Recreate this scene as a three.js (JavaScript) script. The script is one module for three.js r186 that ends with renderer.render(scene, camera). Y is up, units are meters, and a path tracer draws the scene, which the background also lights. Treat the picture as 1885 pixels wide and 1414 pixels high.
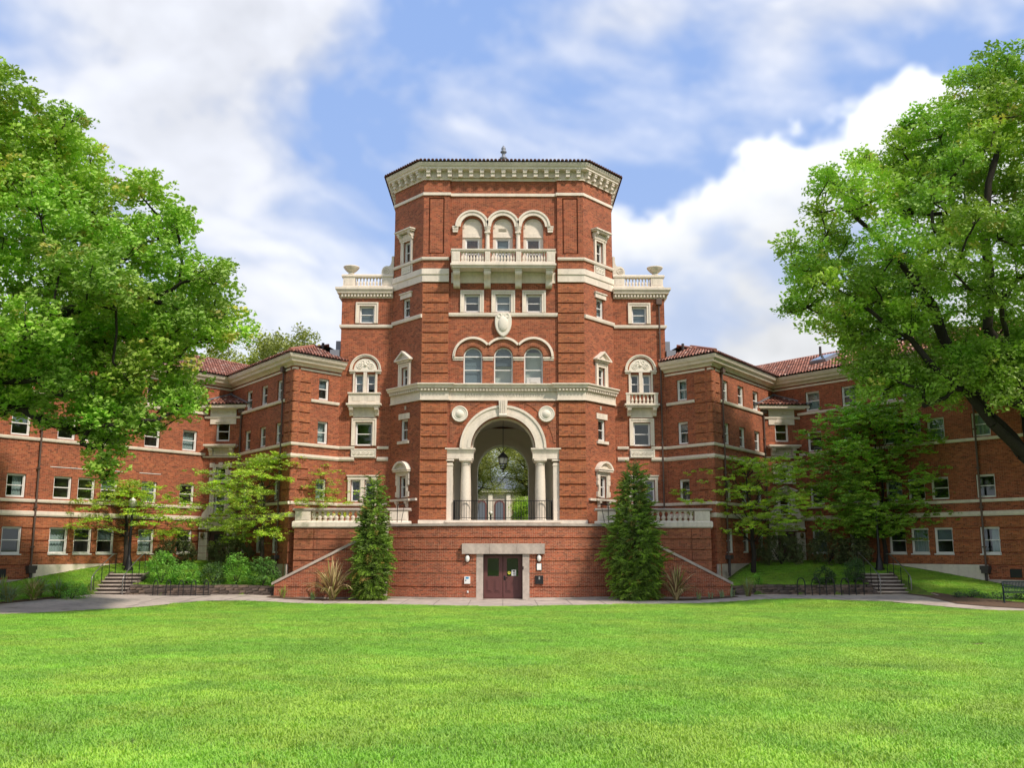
import * as THREE from 'three';
import { mergeGeometries } from 'three/addons/utils/BufferGeometryUtils.js';
import { FontLoader } from 'three/addons/loaders/FontLoader.js';
import { TextGeometry } from 'three/addons/geometries/TextGeometry.js';

// ------------------------------------------------------------ camera, sky, sun, exposure
const scene = new THREE.Scene();
const camera = new THREE.PerspectiveCamera(43.33, 1024 / 769, 0.1, 3000);
camera.position.set(0, 2.4, 46.8);
camera.rotation.order = 'YXZ';
camera.rotation.set(Math.atan(304 / 1780), -Math.atan(16.5 / 1780), 0);

const renderer = new THREE.WebGLRenderer({ antialias: true });
renderer.setSize(1024, 769);
renderer.toneMapping = THREE.LinearToneMapping;
renderer.toneMappingExposure = 1.42;
renderer.shadowMap.enabled = true;
renderer.shadowMap.type = THREE.PCFSoftShadowMap;

const SUN_AZ = 45 * Math.PI / 180, SUN_EL = 48 * Math.PI / 180;   // from the viewer's right, behind the camera
const sun = new THREE.DirectionalLight(0xfff1e0, 3.15);
sun.position.set(Math.sin(SUN_AZ) * Math.cos(SUN_EL) * 120, Math.sin(SUN_EL) * 120, Math.cos(SUN_AZ) * Math.cos(SUN_EL) * 120);
sun.castShadow = true; sun.shadow.radius = 8; sun.shadow.mapSize.set(4096, 4096);
Object.assign(sun.shadow.camera, { left: -60, right: 60, top: 60, bottom: -60, near: 1, far: 300 });
scene.add(sun, sun.target);

// ------------------------------------------------------------ small tools
function rng(seed) { let a = seed >>> 0; return () => { a = (a + 0x6D2B79F5) | 0; let t = Math.imul(a ^ (a >>> 15), 1 | a); t = (t + Math.imul(t ^ (t >>> 7), 61 | t)) ^ t; return ((t ^ (t >>> 14)) >>> 0) / 4294967296; }; }
const clamp = (x, a, b) => Math.min(b, Math.max(a, x));
const lerp = (a, b, t) => a + (b - a) * t;
const sst = (a, b, x) => { const t = clamp((x - a) / (b - a), 0, 1); return t * t * (3 - 2 * t); };
const PT = new Uint8Array(512); { const r = rng(77); const p = [...Array(256).keys()]; for (let i = 255; i > 0; i--) { const j = Math.floor(r() * (i + 1)); [p[i], p[j]] = [p[j], p[i]]; } for (let i = 0; i < 512; i++) PT[i] = p[i & 255]; }
function vn3(x, y, z) {            // value noise 0..1
  const X = Math.floor(x), Y = Math.floor(y), Z = Math.floor(z); let u = x - X, v = y - Y, w = z - Z;
  u = u * u * (3 - 2 * u); v = v * v * (3 - 2 * v); w = w * w * (3 - 2 * w);
  const h = (i, j, k) => PT[PT[PT[(X + i) & 255] + ((Y + j) & 255)] + ((Z + k) & 255)];
  return lerp(lerp(lerp(h(0, 0, 0), h(1, 0, 0), u), lerp(h(0, 1, 0), h(1, 1, 0), u), v), lerp(lerp(h(0, 0, 1), h(1, 0, 1), u), lerp(h(0, 1, 1), h(1, 1, 1), u), v), w) / 255;
}
function fbm(x, y, z, o = 5) { let s = 0, a = 0.5, t = 0; for (let i = 0; i < o; i++) { s += a * vn3(x, y, z); t += a; a *= 0.5; x = x * 2.03 + 17.1; y = y * 2.03 + 5.7; z = z * 2.03 + 9.2; } return s / t; }
function tnoise(x, y, per, s = 0) {          // noise that tiles with period `per` cells
  const X = Math.floor(x), Y = Math.floor(y); let u = x - X, v = y - Y; u = u * u * (3 - 2 * u); v = v * v * (3 - 2 * v);
  const h = (i, j) => PT[PT[((X + i) % per + per) % per + s & 255] + (((Y + j) % per + per) % per + s * 3 & 255)];
  return lerp(lerp(h(0, 0), h(1, 0), u), lerp(h(0, 1), h(1, 1), u), v) / 255;
}
const toS = (c) => c <= 0.0031308 ? 12.92 * c : 1.055 * Math.pow(c, 1 / 2.4) - 0.055;

// ------------------------------------------------------------ sky: blue air, a bank of cumulus on the right, thin veils on the left
{
  const W = 2048, H = 1024, data = new Float32Array(W * H * 4);
  const edge = [[-180, 19], [-60, 13], [-25, 14], [-15, 13], [-12, 12.5], [-5, 15], [0, 19.5], [6.5, 20.2], [10, 20.4], [13.1, 21.2], [14.2, 22.8], [17.4, 24.0], [20.9, 25.1], [25.2, 25.8], [27, 24.5], [31, 22.5], [50, 24], [90, 20], [180, 19]];
  const edgeAt = (az) => { for (let i = 1; i < edge.length; i++) if (az <= edge[i][0]) return lerp(edge[i - 1][1], edge[i][1], (az - edge[i - 1][0]) / (edge[i][0] - edge[i - 1][0])); return 19; };
  const veils = [[-21, 29, 9, 4.5, 0.95], [-17, 22, 7, 5.5, 0.85], [-12.5, 30, 4.5, 4, 0.75], [-24, 20, 8, 6, 0.5], [-3, 24, 4, 3, 0.45], [-14, 13, 5, 3.5, 0.75], [6, 29.5, 5, 2.2, 0.45], [17, 27.3, 2.6, 2.4, 0.5], [24, 29.5, 9, 1.6, 0.75], [3, 21.5, 4, 2.5, 0.35], [9, 30.5, 4, 1.2, 0.4], [-30, 34, 14, 5, 0.6], [20, 36, 16, 5, 0.6], [0, 42, 18, 5, 0.5]];
  for (let j = 0; j < H; j++) {
    const el = ((j + 0.5) / H - 0.5) * 180, sy = Math.sin(el * Math.PI / 180), cy = Math.cos(el * Math.PI / 180);
    for (let i = 0; i < W; i++) {
      const k = (j * W + i) * 4, th = ((i + 0.5) / W - 0.5) * 2 * Math.PI;
      const dx = Math.cos(th) * cy, dz = Math.sin(th) * cy;
      let r, g, b;
      if (el < -3) { r = 0.30; g = 0.33; b = 0.36; }
      else {
        const az = Math.atan2(dx, -dz) * 180 / Math.PI;
        const hz = Math.exp(-Math.max(el, 0) / 16);
        r = lerp(0.185, 0.43, hz); g = lerp(0.305, 0.53, hz); b = lerp(0.60, 0.70, hz);
        // streaks: stretched noise over a flat layer
        const q = 1 / Math.max(sy + 0.12, 0.08), px = dx * q, pz = dz * q;
        const wx = fbm(px * 1.1 + 3, pz * 1.1, 2.2, 3) - 0.5, wz = fbm(px * 1.1, pz * 1.1 + 8, 6.1, 3) - 0.5;
        const s1 = fbm(px * 1.5 + wx * 2.0 + 4, pz * 2.4 + wz * 2.0, 1.7, 6), s2 = fbm(dx * 9 + wx * 3, sy * 16 + wz * 2, dz * 9 + 3, 7), s3 = fbm(dx * 30 + wx * 9, sy * 60 + wz * 9 + dx * 12, dz * 30, 5);
        let v = 0; for (const [a, e, ra, re, w] of veils) { const u1 = (az - a) / ra, u2 = (el - e) / re, d = u1 * u1 + u2 * u2; if (d < 7) v += w * Math.exp(-d); }
        const away = sst(28, 60, Math.abs(az)); v = Math.max(v, away * 0.6);  // unseen cloud cover beyond the view, thickened to add fill light
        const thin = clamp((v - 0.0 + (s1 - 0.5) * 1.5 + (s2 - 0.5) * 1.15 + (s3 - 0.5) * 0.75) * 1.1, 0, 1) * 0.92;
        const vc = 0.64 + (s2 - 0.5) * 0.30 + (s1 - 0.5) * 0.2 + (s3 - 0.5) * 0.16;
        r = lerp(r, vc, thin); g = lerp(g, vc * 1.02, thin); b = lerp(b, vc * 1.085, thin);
        // cumulus bank under a billowing edge
        const bil = fbm(dx * 13, sy * 15, dz * 13, 6), fine = fbm(dx * 40, sy * 44, dz * 40 + 4, 4);
        const top = edgeAt(az) + (bil - 0.5) * 7.5 + (fine - 0.5) * 3.0;
        const side = sst(-9, 10, az) ; const soft = lerp(5.5, 0.75, side);
        let cu = sst(-soft, soft, top - el);
        const depth = clamp((top - el) / 10, 0, 1);
        const body = fbm(dx * 7 + 2, sy * 13 + 5, dz * 7, 5);
        cu *= 1 - sst(0.50, 0.30, body) * 0.62 * sst(0.12, 0.5, depth);
        const lit = 0.80 - depth * 0.20 + (body - 0.5) * 0.36 + (fine - 0.5) * 0.14;
        r = lerp(r, lit * 0.95, cu); g = lerp(g, lit * 0.97, cu); b = lerp(b, lit * 1.0, cu);
        if (el < 0) { const m = sst(-3, 0, el); r = lerp(0.30, r, m); g = lerp(0.33, g, m); b = lerp(0.36, b, m); }
      }
      data[k] = r; data[k + 1] = g; data[k + 2] = b; data[k + 3] = 1;
    }
  }
  const sky = new THREE.DataTexture(data, W, H, THREE.RGBAFormat, THREE.FloatType);
  sky.mapping = THREE.EquirectangularReflectionMapping; sky.magFilter = THREE.LinearFilter; sky.minFilter = THREE.LinearFilter; sky.colorSpace = THREE.LinearSRGBColorSpace; sky.needsUpdate = true;
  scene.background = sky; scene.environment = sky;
}

// ------------------------------------------------------------ materials
function tex(n, fn, srgb = true) {
  const d = new Uint8Array(n * n * 4);
  for (let y = 0; y < n; y++) for (let x = 0; x < n; x++) { const c = fn(x / n, y / n, x, y), k = (y * n + x) * 4; d[k] = clamp((srgb ? toS(Math.max(c[0], 0)) : c[0]) * 255, 0, 255); d[k + 1] = clamp((srgb ? toS(Math.max(c[1], 0)) : c[1]) * 255, 0, 255); d[k + 2] = clamp((srgb ? toS(Math.max(c[2], 0)) : c[2]) * 255, 0, 255); d[k + 3] = 255; }
  const t = new THREE.DataTexture(d, n, n); t.wrapS = t.wrapT = THREE.RepeatWrapping; t.magFilter = THREE.LinearFilter; t.minFilter = THREE.LinearMipmapLinearFilter; t.generateMipmaps = true;
  if (srgb) t.colorSpace = THREE.SRGBColorSpace; t.needsUpdate = true; return t;
}
const rep = (t, m) => { t.repeat.set(1 / m, 1 / m); return t; };
const M = {};
{ // brick: 5.2 m of wall, 24 bricks by 72 courses
  const N = 2048, NX = 24, NY = 76; const hash = (i, j, s) => PT[PT[(i * 7 + s) & 255] + (j * 3 + s * 5 & 255)] / 255;
  const cell = (u, v, wide = 1) => {
    const j = Math.floor(v * NY), off = (j % 2) * 0.5, bx = u * NX + off, i0 = Math.floor(bx), header = hash(((i0 % NX) + NX) % NX, j, 150) > 0.62;
    let fx = bx - i0, i = i0; const fy = v * NY - j; let id = ((i % NX) + NX) % NX, half = 0;
    if (header) { half = fx < 0.5 ? 1 : 2; fx = (fx % 0.5) * 2; }
    const mw = (header ? 0.045 : 0.022) * wide, bed = 0.075 * wide, mort = fx < mw || fx > 1 - mw || fy < bed || fy > 1 - bed;
    return { j, id, half, mort, fx, fy };
  };
  const color = (tone, wide = 1) => tex(N, (u, v) => {
    const c = cell(u, v, wide); const patch = tnoise(u * 6, v * 9, 3, 3) * 0.35 + tnoise(u * 17, v * 25, 17, 9) * 0.35 + tnoise(u * 3, v * 3, 3, 21) * 0.3, course = hash(3, c.j, 60);
    const grain = tnoise(u * 700, v * 700, 700, 5) - 0.5;
    if (c.mort) { const m = 0.80 + 0.4 * tnoise(u * 90, v * 90, 90, 8); return wide > 1 ? [0.45 * m, 0.25 * m, 0.165 * m] : [0.42 * m, 0.20 * m, 0.125 * m]; }
    const h = hash(c.id + c.half * 31, c.j, 1), h2 = hash(c.id + c.half * 17, c.j, 90), h3 = hash(c.id + c.half * 5, c.j, 41);
    let k = 0.62 + 0.62 * h + grain * 0.2; k *= (0.55 + 0.92 * patch) * (0.95 + 0.1 * course);
    if (h3 > 0.88) k *= 0.62; const o = h2 * 0.35 + patch * 0.25;
    return [0.30 * k * tone[0], (0.064 + 0.056 * o) * k * tone[1], (0.027 + 0.018 * o) * k * tone[2]];
  });
  const bump = rep(tex(1024, (u, v) => { const c = cell(u, v); const g = tnoise(u * 500, v * 500, 500, 2) * 0.25; const b = c.mort ? 0.05 : 0.72 + 0.15 * hash(c.id, c.j, 7); return [b + g * 0.4, b + g * 0.4, b + g * 0.4]; }, false), 5.2);
  const mk = (tone, wide) => new THREE.MeshStandardMaterial({ map: rep(color(tone, wide), 5.2), bumpMap: bump, bumpScale: 0.006, roughness: 0.88 });
  M.brick = mk([1, 1, 1]); M.brickPale = mk([1.02, 1.22, 1.36]); M.brickOrange = mk([1.10, 1.20, 1.02]); M.brickBase = mk([1.05, 0.92, 0.9], 1.5);
}
{ const c = rep(tex(1024, (u, v) => { const a = tnoise(u * 6, v * 6, 6, 4), b = tnoise(u * 40, v * 40, 40, 2), e = tnoise(u * 300, v * 300, 300, 1), st = Math.pow(tnoise(u * 22, v * 5, 5, 30), 3); const k = 0.86 + 0.16 * a + 0.10 * (b - 0.5) + 0.10 * (e - 0.5) - 0.10 * st; return [0.79 * k, 0.705 * k, 0.60 * k]; }), 3);
  const b = rep(tex(512, (u, v) => { const e = tnoise(u * 200, v * 200, 200, 7) * 0.6 + tnoise(u * 50, v * 50, 50, 3) * 0.4; return [e, e, e]; }, false), 2);
  M.stone = new THREE.MeshStandardMaterial({ map: c, bumpMap: b, bumpScale: 0.004, roughness: 0.82 });
  M.stoneCarved = new THREE.MeshStandardMaterial({ color: new THREE.Color().setRGB(0.74, 0.69, 0.60), bumpMap: b, bumpScale: 0.006, roughness: 0.85 });
  M.concrete = new THREE.MeshStandardMaterial({ map: rep(tex(1024, (u, v) => { const a = tnoise(u * 8, v * 8, 8, 14), d = tnoise(u * 60, v * 60, 60, 12), e = tnoise(u * 400, v * 400, 400, 11); const sp = Math.pow(tnoise(u * 23, v * 23, 23, 44), 5), k = 0.80 + 0.28 * a + 0.22 * (d - 0.5) + 0.22 * (e - 0.5) - 0.35 * sp; return [0.46 * k, 0.395 * k, 0.345 * k]; }), 7), bumpMap: b, bumpScale: 0.003, roughness: 0.9 });
  M.plaster = new THREE.MeshStandardMaterial({ color: new THREE.Color().setRGB(0.78, 0.71, 0.60), bumpMap: b, bumpScale: 0.003, roughness: 0.9 });
  M.rock = new THREE.MeshStandardMaterial({ map: rep(tex(512, (u, v) => { const a = tnoise(u * 10, v * 10, 10, 17), e = tnoise(u * 120, v * 120, 120, 19); const k = 0.6 + 0.5 * a + 0.4 * (e - 0.5); return [0.13 * k, 0.10 * k, 0.085 * k]; }), 1.3), bumpMap: b, bumpScale: 0.02, roughness: 0.95 });
  M.rockB = M.rock.clone(); M.rockB.color = new THREE.Color().setRGB(1.4, 1.32, 1.22); M.rockC = M.rock.clone(); M.rockC.color = new THREE.Color().setRGB(0.72, 0.7, 0.7);
  M.mulch = new THREE.MeshStandardMaterial({ map: rep(tex(1024, (u, v) => { const a = tnoise(u * 150, v * 60, 30, 17), d = tnoise(u * 70, v * 160, 10, 27), e = tnoise(u * 300, v * 300, 300, 19); const k = 0.35 + 0.8 * a * d + 0.5 * (e - 0.3); return [0.22 * k, 0.135 * k, 0.085 * k]; }), 2), bumpMap: b, bumpScale: 0.03, roughness: 1 });
  M.turf = new THREE.MeshStandardMaterial({ map: rep(tex(1024, (u, v) => { const a = tnoise(u * 12, v * 12, 12, 17), d = tnoise(u * 110, v * 110, 110, 27), e = tnoise(u * 400, v * 400, 400, 19); const k = 0.55 + 0.35 * a + 0.35 * d + 0.5 * (e - 0.4); return [(0.085 + 0.03 * a) * k, 0.155 * k, 0.016 * k]; }), 6), bumpMap: b, bumpScale: 0.02, roughness: 1 });
}
const mat = (r, g, b, rough = 0.7, extra = {}) => new THREE.MeshStandardMaterial({ color: new THREE.Color().setRGB(r, g, b), roughness: rough, ...extra });
const C3 = (r, g, b) => new THREE.Color().setRGB(r, g, b);
M.paint = mat(0.74, 0.72, 0.70, 0.5); M.paintGrey = mat(0.52, 0.50, 0.48, 0.55); M.roomA = mat(0.34, 0.32, 0.29, 0.95); M.roomB = mat(0.40, 0.36, 0.31, 0.95);
M.curtain = mat(0.40, 0.42, 0.40, 0.95, { side: THREE.DoubleSide }); M.blind = mat(0.19, 0.205, 0.22, 0.8); M.blindB = mat(0.11, 0.118, 0.13, 0.8);
M.glass = new THREE.MeshPhysicalMaterial({ color: C3(0.86, 0.92, 0.93), roughness: 0.02, transmission: 1, thickness: 0, ior: 1.52 });
M.black = mat(0.012, 0.012, 0.014, 0.42, { metalness: 0.2 }); M.iron = mat(0.02, 0.02, 0.022, 0.5, { metalness: 0.4 });
M.pipe = mat(0.115, 0.075, 0.06, 0.55, { metalness: 0.2 }); M.pipeDark = mat(0.05, 0.04, 0.038, 0.6); M.rail = mat(0.30, 0.29, 0.285, 0.35, { metalness: 0.8 });
M.lead = mat(0.22, 0.24, 0.28, 0.55, { metalness: 0.35 }); M.tile = new THREE.MeshStandardMaterial({ vertexColors: true, roughness: 0.8 }); M.tileRidge = mat(0.30, 0.125, 0.085, 0.85); M.tileBase = mat(0.09, 0.035, 0.022, 0.9);
M.maroon = mat(0.105, 0.036, 0.034, 0.48); M.maroonDark = mat(0.035, 0.016, 0.015, 0.5); M.white = mat(0.78, 0.78, 0.77, 0.4); M.opal = mat(0.82, 0.80, 0.76, 0.3); M.blue = mat(0.06, 0.30, 0.55, 0.4); M.yellow = mat(0.62, 0.62, 0.05, 0.5);
M.brass = mat(0.20, 0.15, 0.06, 0.4, { metalness: 0.7 }); M.benchGreen = mat(0.012, 0.03, 0.033, 0.45, { metalness: 0.3 });
M.slate = mat(0.12, 0.135, 0.17, 0.7); M.greyBrick = mat(0.42, 0.36, 0.31, 0.9); M.redWood = mat(0.16, 0.05, 0.045, 0.6);
M.ink = mat(0.09, 0.09, 0.09, 0.8); M.engraved = mat(0.46, 0.41, 0.33, 0.9);
M.lampGlass = new THREE.MeshPhysicalMaterial({ color: C3(0.75, 0.74, 0.70), roughness: 0.35, transmission: 0.55, thickness: 0 });

// ------------------------------------------------------------ geometry helpers
function triUV(g) {
  const n0 = g.index ? g.toNonIndexed() : g; if (!n0.attributes.normal) n0.computeVertexNormals();
  const p = n0.attributes.position, n = n0.attributes.normal, uv = new Float32Array(p.count * 2);
  for (let i = 0; i < p.count; i += 3) {
    const ax = Math.abs(n.getX(i) + n.getX(i + 1) + n.getX(i + 2)), ay = Math.abs(n.getY(i) + n.getY(i + 1) + n.getY(i + 2)), az = Math.abs(n.getZ(i) + n.getZ(i + 1) + n.getZ(i + 2));
    for (let k = i; k < i + 3; k++) { const x = p.getX(k), y = p.getY(k), z = p.getZ(k); if (ay > ax && ay > az) { uv[k * 2] = x; uv[k * 2 + 1] = z; } else if (ax > az) { uv[k * 2] = z; uv[k * 2 + 1] = y; } else { uv[k * 2] = x; uv[k * 2 + 1] = y; } }
  }
  n0.setAttribute('uv', new THREE.BufferAttribute(uv, 2)); return n0;
}
const boxCache = new Map();
function box(w, h, d) { const k = `${w.toFixed(3)}_${h.toFixed(3)}_${d.toFixed(3)}`; if (!boxCache.has(k)) boxCache.set(k, triUV(new THREE.BoxGeometry(w, h, d))); return boxCache.get(k); }
function boxV(w, h, d, v) { const k = `${w.toFixed(3)}_${h.toFixed(3)}_${d.toFixed(3)}_v${v}`; if (!boxCache.has(k)) { const g = box(w, h, d).clone(), u = g.attributes.uv; for (let i = 0; i < u.count; i++) u.setXY(i, u.getX(i) + v * 1.733, u.getY(i) + v * 0.8895); boxCache.set(k, g); } return boxCache.get(k); }    // the same box laid with other bricks
let laid = 0;
const at = (g, x, y, z, ry = 0, rx = 0, rz = 0) => { const c = g.clone(); if (rx) c.rotateX(rx); if (rz) c.rotateZ(rz); if (ry) c.rotateY(ry); return c.translate(x, y, z); };
const merge = (l) => mergeGeometries(l.map((g) => { const c = g.index ? g.toNonIndexed() : g; for (const a of Object.keys(c.attributes)) if (!['position', 'normal', 'uv', 'color'].includes(a)) c.deleteAttribute(a); return c; }));
const flipX = (g) => { g.scale(-1, 1, 1); for (const a of Object.values(g.attributes)) { const n = a.itemSize, t = new Float32Array(n); for (let i = 0; i < a.count; i += 3) for (let k = 0; k < n; k++) { t[k] = a.array[(i + 1) * n + k]; a.array[(i + 1) * n + k] = a.array[(i + 2) * n + k]; a.array[(i + 2) * n + k] = t[k]; } } return g; };      // mirror, keeping faces outward
const ext = (shape, depth, seg = 16) => triUV(new THREE.ExtrudeGeometry(shape, { depth, bevelEnabled: false, curveSegments: seg }));
const poly = (pts, holes = []) => { const s = new THREE.Shape(pts.map((p) => new THREE.Vector2(p[0], p[1]))); for (const h of holes) s.holes.push(h); return s; };
const lathe = (pts, seg = 16) => triUV(new THREE.LatheGeometry(pts.map((p) => new THREE.Vector2(p[0], p[1])), seg));
function bar(a, b, r, sides = 6, r2 = r) {         // round bar between two points
  const A = new THREE.Vector3(...a), B = new THREE.Vector3(...b), L = A.distanceTo(B); const g = new THREE.CylinderGeometry(r2, r, L, sides, 1); g.translate(0, L / 2, 0);
  g.applyQuaternion(new THREE.Quaternion().setFromUnitVectors(new THREE.Vector3(0, 1, 0), B.sub(A).normalize())); return triUV(g.translate(...a));
}
const tube = (pts, r, seg = 12, sides = 6) => triUV(new THREE.TubeGeometry(new THREE.CatmullRomCurve3(pts.map((p) => new THREE.Vector3(...p))), seg, r, sides));
function archShape(w, h, r = w / 2) { const s = new THREE.Shape(); s.moveTo(-w / 2, 0); s.lineTo(w / 2, 0); s.lineTo(w / 2, h); s.absarc(0, h, r, 0, Math.PI, false); s.lineTo(-w / 2, 0); return s; }
function ring(r0, r1, depth, a0 = 0, a1 = Math.PI, seg = 28) { const s = new THREE.Shape(); s.absarc(0, 0, r1, a0, a1, false); s.absarc(0, 0, r0, a1, a0, true); return ext(s, depth, seg); }

// ------------------------------------------------------------ object helpers
const taken = new Map();
function numbered(n) { const k = taken.get(n) || 0; taken.set(n, k + 1); return k ? `${n}_${String(k).padStart(3, '0')}` : n; }
function tag(o, label, category, group, kind) { o.userData.label = label; if (category) o.userData.category = category; if (group) o.userData.group = group; if (kind) o.userData.kind = kind; return o; }
function thing(name, label, category, pos = [0, 0, 0], group, turn = 0) { const g = new THREE.Group(); g.name = numbered(name); g.position.set(...pos); g.rotation.y = turn; scene.add(g); return tag(g, label, category, group); }
function part(parent, name, geo, m, pos, turn = 0) { const o = new THREE.Mesh(geo, m); o.name = name; o.castShadow = o.receiveShadow = true; if (pos) o.position.set(...pos); if (turn) o.rotation.y = turn; parent.add(o); return o; }
function solo(name, geo, m, label, category, pos, group, turn = 0) { const o = new THREE.Mesh(geo, m); o.name = numbered(name); o.castShadow = o.receiveShadow = true; if (pos) o.position.set(...pos); o.rotation.y = turn; scene.add(o); return tag(o, label, category, group); }
function structure(name, geo, m, label) { const o = new THREE.Mesh(geo, m); o.name = name; o.receiveShadow = true; o.castShadow = true; o.userData.kind = 'structure'; if (label) o.userData.label = label; scene.add(o); return o; }
const wp = (parent, name, geo, m, x, y, z, turn = 0) => part(parent, name, geo, m, [x - parent.position.x, y - parent.position.y, z - parent.position.z], turn);   // world placed part

const mir = (side, path) => side > 0 ? path : path.map((p) => [-p[0], p[1]]).reverse();
function sweepGeo(path, profile) {      // profile [out, y] carried along a plan path, mitred
  const n = path.length, dirs = []; for (let i = 0; i < n - 1; i++) { const dx = path[i + 1][0] - path[i][0], dz = path[i + 1][1] - path[i][1], L = Math.hypot(dx, dz); dirs.push([dx / L, dz / L]); }
  const N = dirs.map((d) => [-d[1], d[0]]);
  const mit = path.map((p, i) => { if (i === 0) return N[0]; if (i === n - 1) return N[n - 2]; const a = N[i - 1], b = N[i], k = 1 + a[0] * b[0] + a[1] * b[1]; return [(a[0] + b[0]) / k, (a[1] + b[1]) / k]; });
  const V = (i, j) => { const [o, y] = profile[j]; return [path[i][0] + mit[i][0] * o, y, path[i][1] + mit[i][1] * o]; };
  const pos = [], m = profile.length;
  for (let i = 0; i < n - 1; i++) for (let j = 0; j < m; j++) { const k = (j + 1) % m; const a = V(i, j), b = V(i + 1, j), c = V(i + 1, k), d = V(i, k); pos.push(...a, ...b, ...c, ...a, ...c, ...d); }
  const tri = THREE.ShapeUtils.triangulateShape(profile.map((p) => new THREE.Vector2(...p)), []);
  for (const i of [0, n - 1]) for (const t of tri) for (const j of t) pos.push(...V(i, j));
  const g = new THREE.BufferGeometry(); g.setAttribute('position', new THREE.Float32BufferAttribute(pos, 3)); g.computeVertexNormals(); return triUV(g);
}
const sweep = (parent, name, path, profile, m) => part(parent, name, sweepGeo(path, profile).translate(-parent.position.x, -parent.position.y, -parent.position.z), m);
const band = (y0, y1, out, back = 0.06) => [[-back, y0], [out, y0], [out, y1], [-back, y1]];
const sillBand = (y0, y1, out) => [[-0.06, y0], [out * 0.75, y0], [out, lerp(y0, y1, 0.45)], [out, y1 - 0.015], [-0.06, y1]];

// windows -------------------------------------------------------------------
const winCache = new Map();
function winGeo(w, h, arch) {
  const key = `${w.toFixed(2)}_${h.toFixed(2)}_${arch ? 1 : 0}`; if (winCache.has(key)) return winCache.get(key);
  const f = Math.min(0.062, w * 0.1), dep = 0.09, o = {};
  if (!arch) {
    o.frame = merge([at(box(f, h, dep), -w / 2 + f / 2, h / 2, 0), at(box(f, h, dep), w / 2 - f / 2, h / 2, 0), at(box(w - 2 * f, f, dep), 0, h - f / 2, 0), at(box(w - 2 * f, f * 1.4, dep + 0.03), 0, f * 0.7, 0.015)]);
    const gh = h - f * 2.4, y0 = f * 1.4; o.rail = box(w - 2 * f, 0.045, 0.05); o.railY = y0 + gh / 2;
    o.sash = merge([at(box(0.03, gh, 0.04), -w / 2 + f + 0.015, y0 + gh / 2, -0.02), at(box(0.03, gh, 0.04), w / 2 - f - 0.015, y0 + gh / 2, -0.02), at(box(w - 2 * f - 0.06, 0.035, 0.04), 0, y0 + gh - 0.018, -0.02)]);
    o.pane = box(w - 2 * f - 0.06, gh / 2 - 0.03, 0.006); o.paneY = [y0 + gh * 0.25, y0 + gh * 0.75];
  } else {
    const sp = h - w / 2, s = archShape(w, sp), inner = new THREE.Path(); inner.moveTo(-w / 2 + f, f * 1.2); inner.lineTo(w / 2 - f, f * 1.2); inner.lineTo(w / 2 - f, sp); inner.absarc(0, sp, w / 2 - f, 0, Math.PI, false); inner.lineTo(-w / 2 + f, f * 1.2); s.holes.push(inner);
    o.frame = merge([ext(s, dep).translate(0, 0, -dep / 2), at(box(w - 2 * f, 0.055, dep), 0, sp, 0)]); o.rail = box(w - 2 * f, 0.045, 0.05); o.railY = sp / 2 + 0.02; o.pane = box(w - 2 * f, sp / 2 - 0.06, 0.006); o.paneY = [sp * 0.25 + 0.03, sp * 0.75 + 0.0];
    const t = new THREE.Shape(); t.absarc(0, 0, w / 2 - f, 0, Math.PI, false); o.top = ext(t, 0.006).translate(0, sp + 0.03, -0.003);
  }
  const b = new THREE.BoxGeometry(w + 0.3, h + 0.2, 2.3); const idx = Array.from(b.index.array); idx.splice(24, 6); b.setIndex(idx); o.room = triUV(b).translate(0, h / 2, -1.235);
  o.curtain = (() => { const g = new THREE.PlaneGeometry(w * 0.5, h * 0.96, 14, 1), p = g.attributes.position; for (let i = 0; i < p.count; i++) p.setZ(i, Math.sin(p.getX(i) * 44) * 0.018); g.computeVertexNormals(); return triUV(g); })();
  o.blind = box(w - 2 * f, h * 0.49, 0.01); winCache.set(key, o); return o;
}
const wr = rng(11);
function windowGroup(w, h, { arch = false, dress = -1, open = 0, paint = M.paint } = {}) {
  const o = winGeo(w, h, arch), g = new THREE.Group(); g.name = 'window';
  part(g, 'frame', o.frame, paint); if (o.sash) part(g, 'sash', o.sash, paint); part(g, 'meeting_rail', o.rail, paint, [0, o.railY, -0.01]);
  part(g, 'pane', o.pane, M.glass, [0, o.paneY[1], -0.02]); part(g, 'pane', o.pane, M.glass, [0, o.paneY[0] + open, -0.045]); if (o.top) part(g, 'pane', o.top, M.glass);
  part(g, 'room', o.room, wr() < 0.5 ? M.roomA : M.roomB);
  const d = dress >= 0 ? dress : wr();
  if (d < 0.13) { part(g, 'curtain', o.curtain, M.curtain, [-w * 0.22, h / 2, -0.2]); part(g, 'curtain', o.curtain, M.curtain, [w * 0.24, h / 2, -0.2]); }
  else if (d < 0.24) part(g, 'curtain', o.curtain, M.curtain, [(wr() < 0.5 ? -1 : 1) * w * 0.2, h / 2, -0.2]);
  else if (d < 0.50) part(g, 'blind', o.blind, wr() < 0.5 ? M.blind : M.blindB, [0, h * 0.75, -0.13]);
  else if (d < 0.62) { part(g, 'blind', o.blind, M.blind, [0, h * 0.75, -0.13]); part(g, 'blind', o.blind, M.blind, [0, h * 0.25, -0.132]); }
  return g;
}

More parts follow.
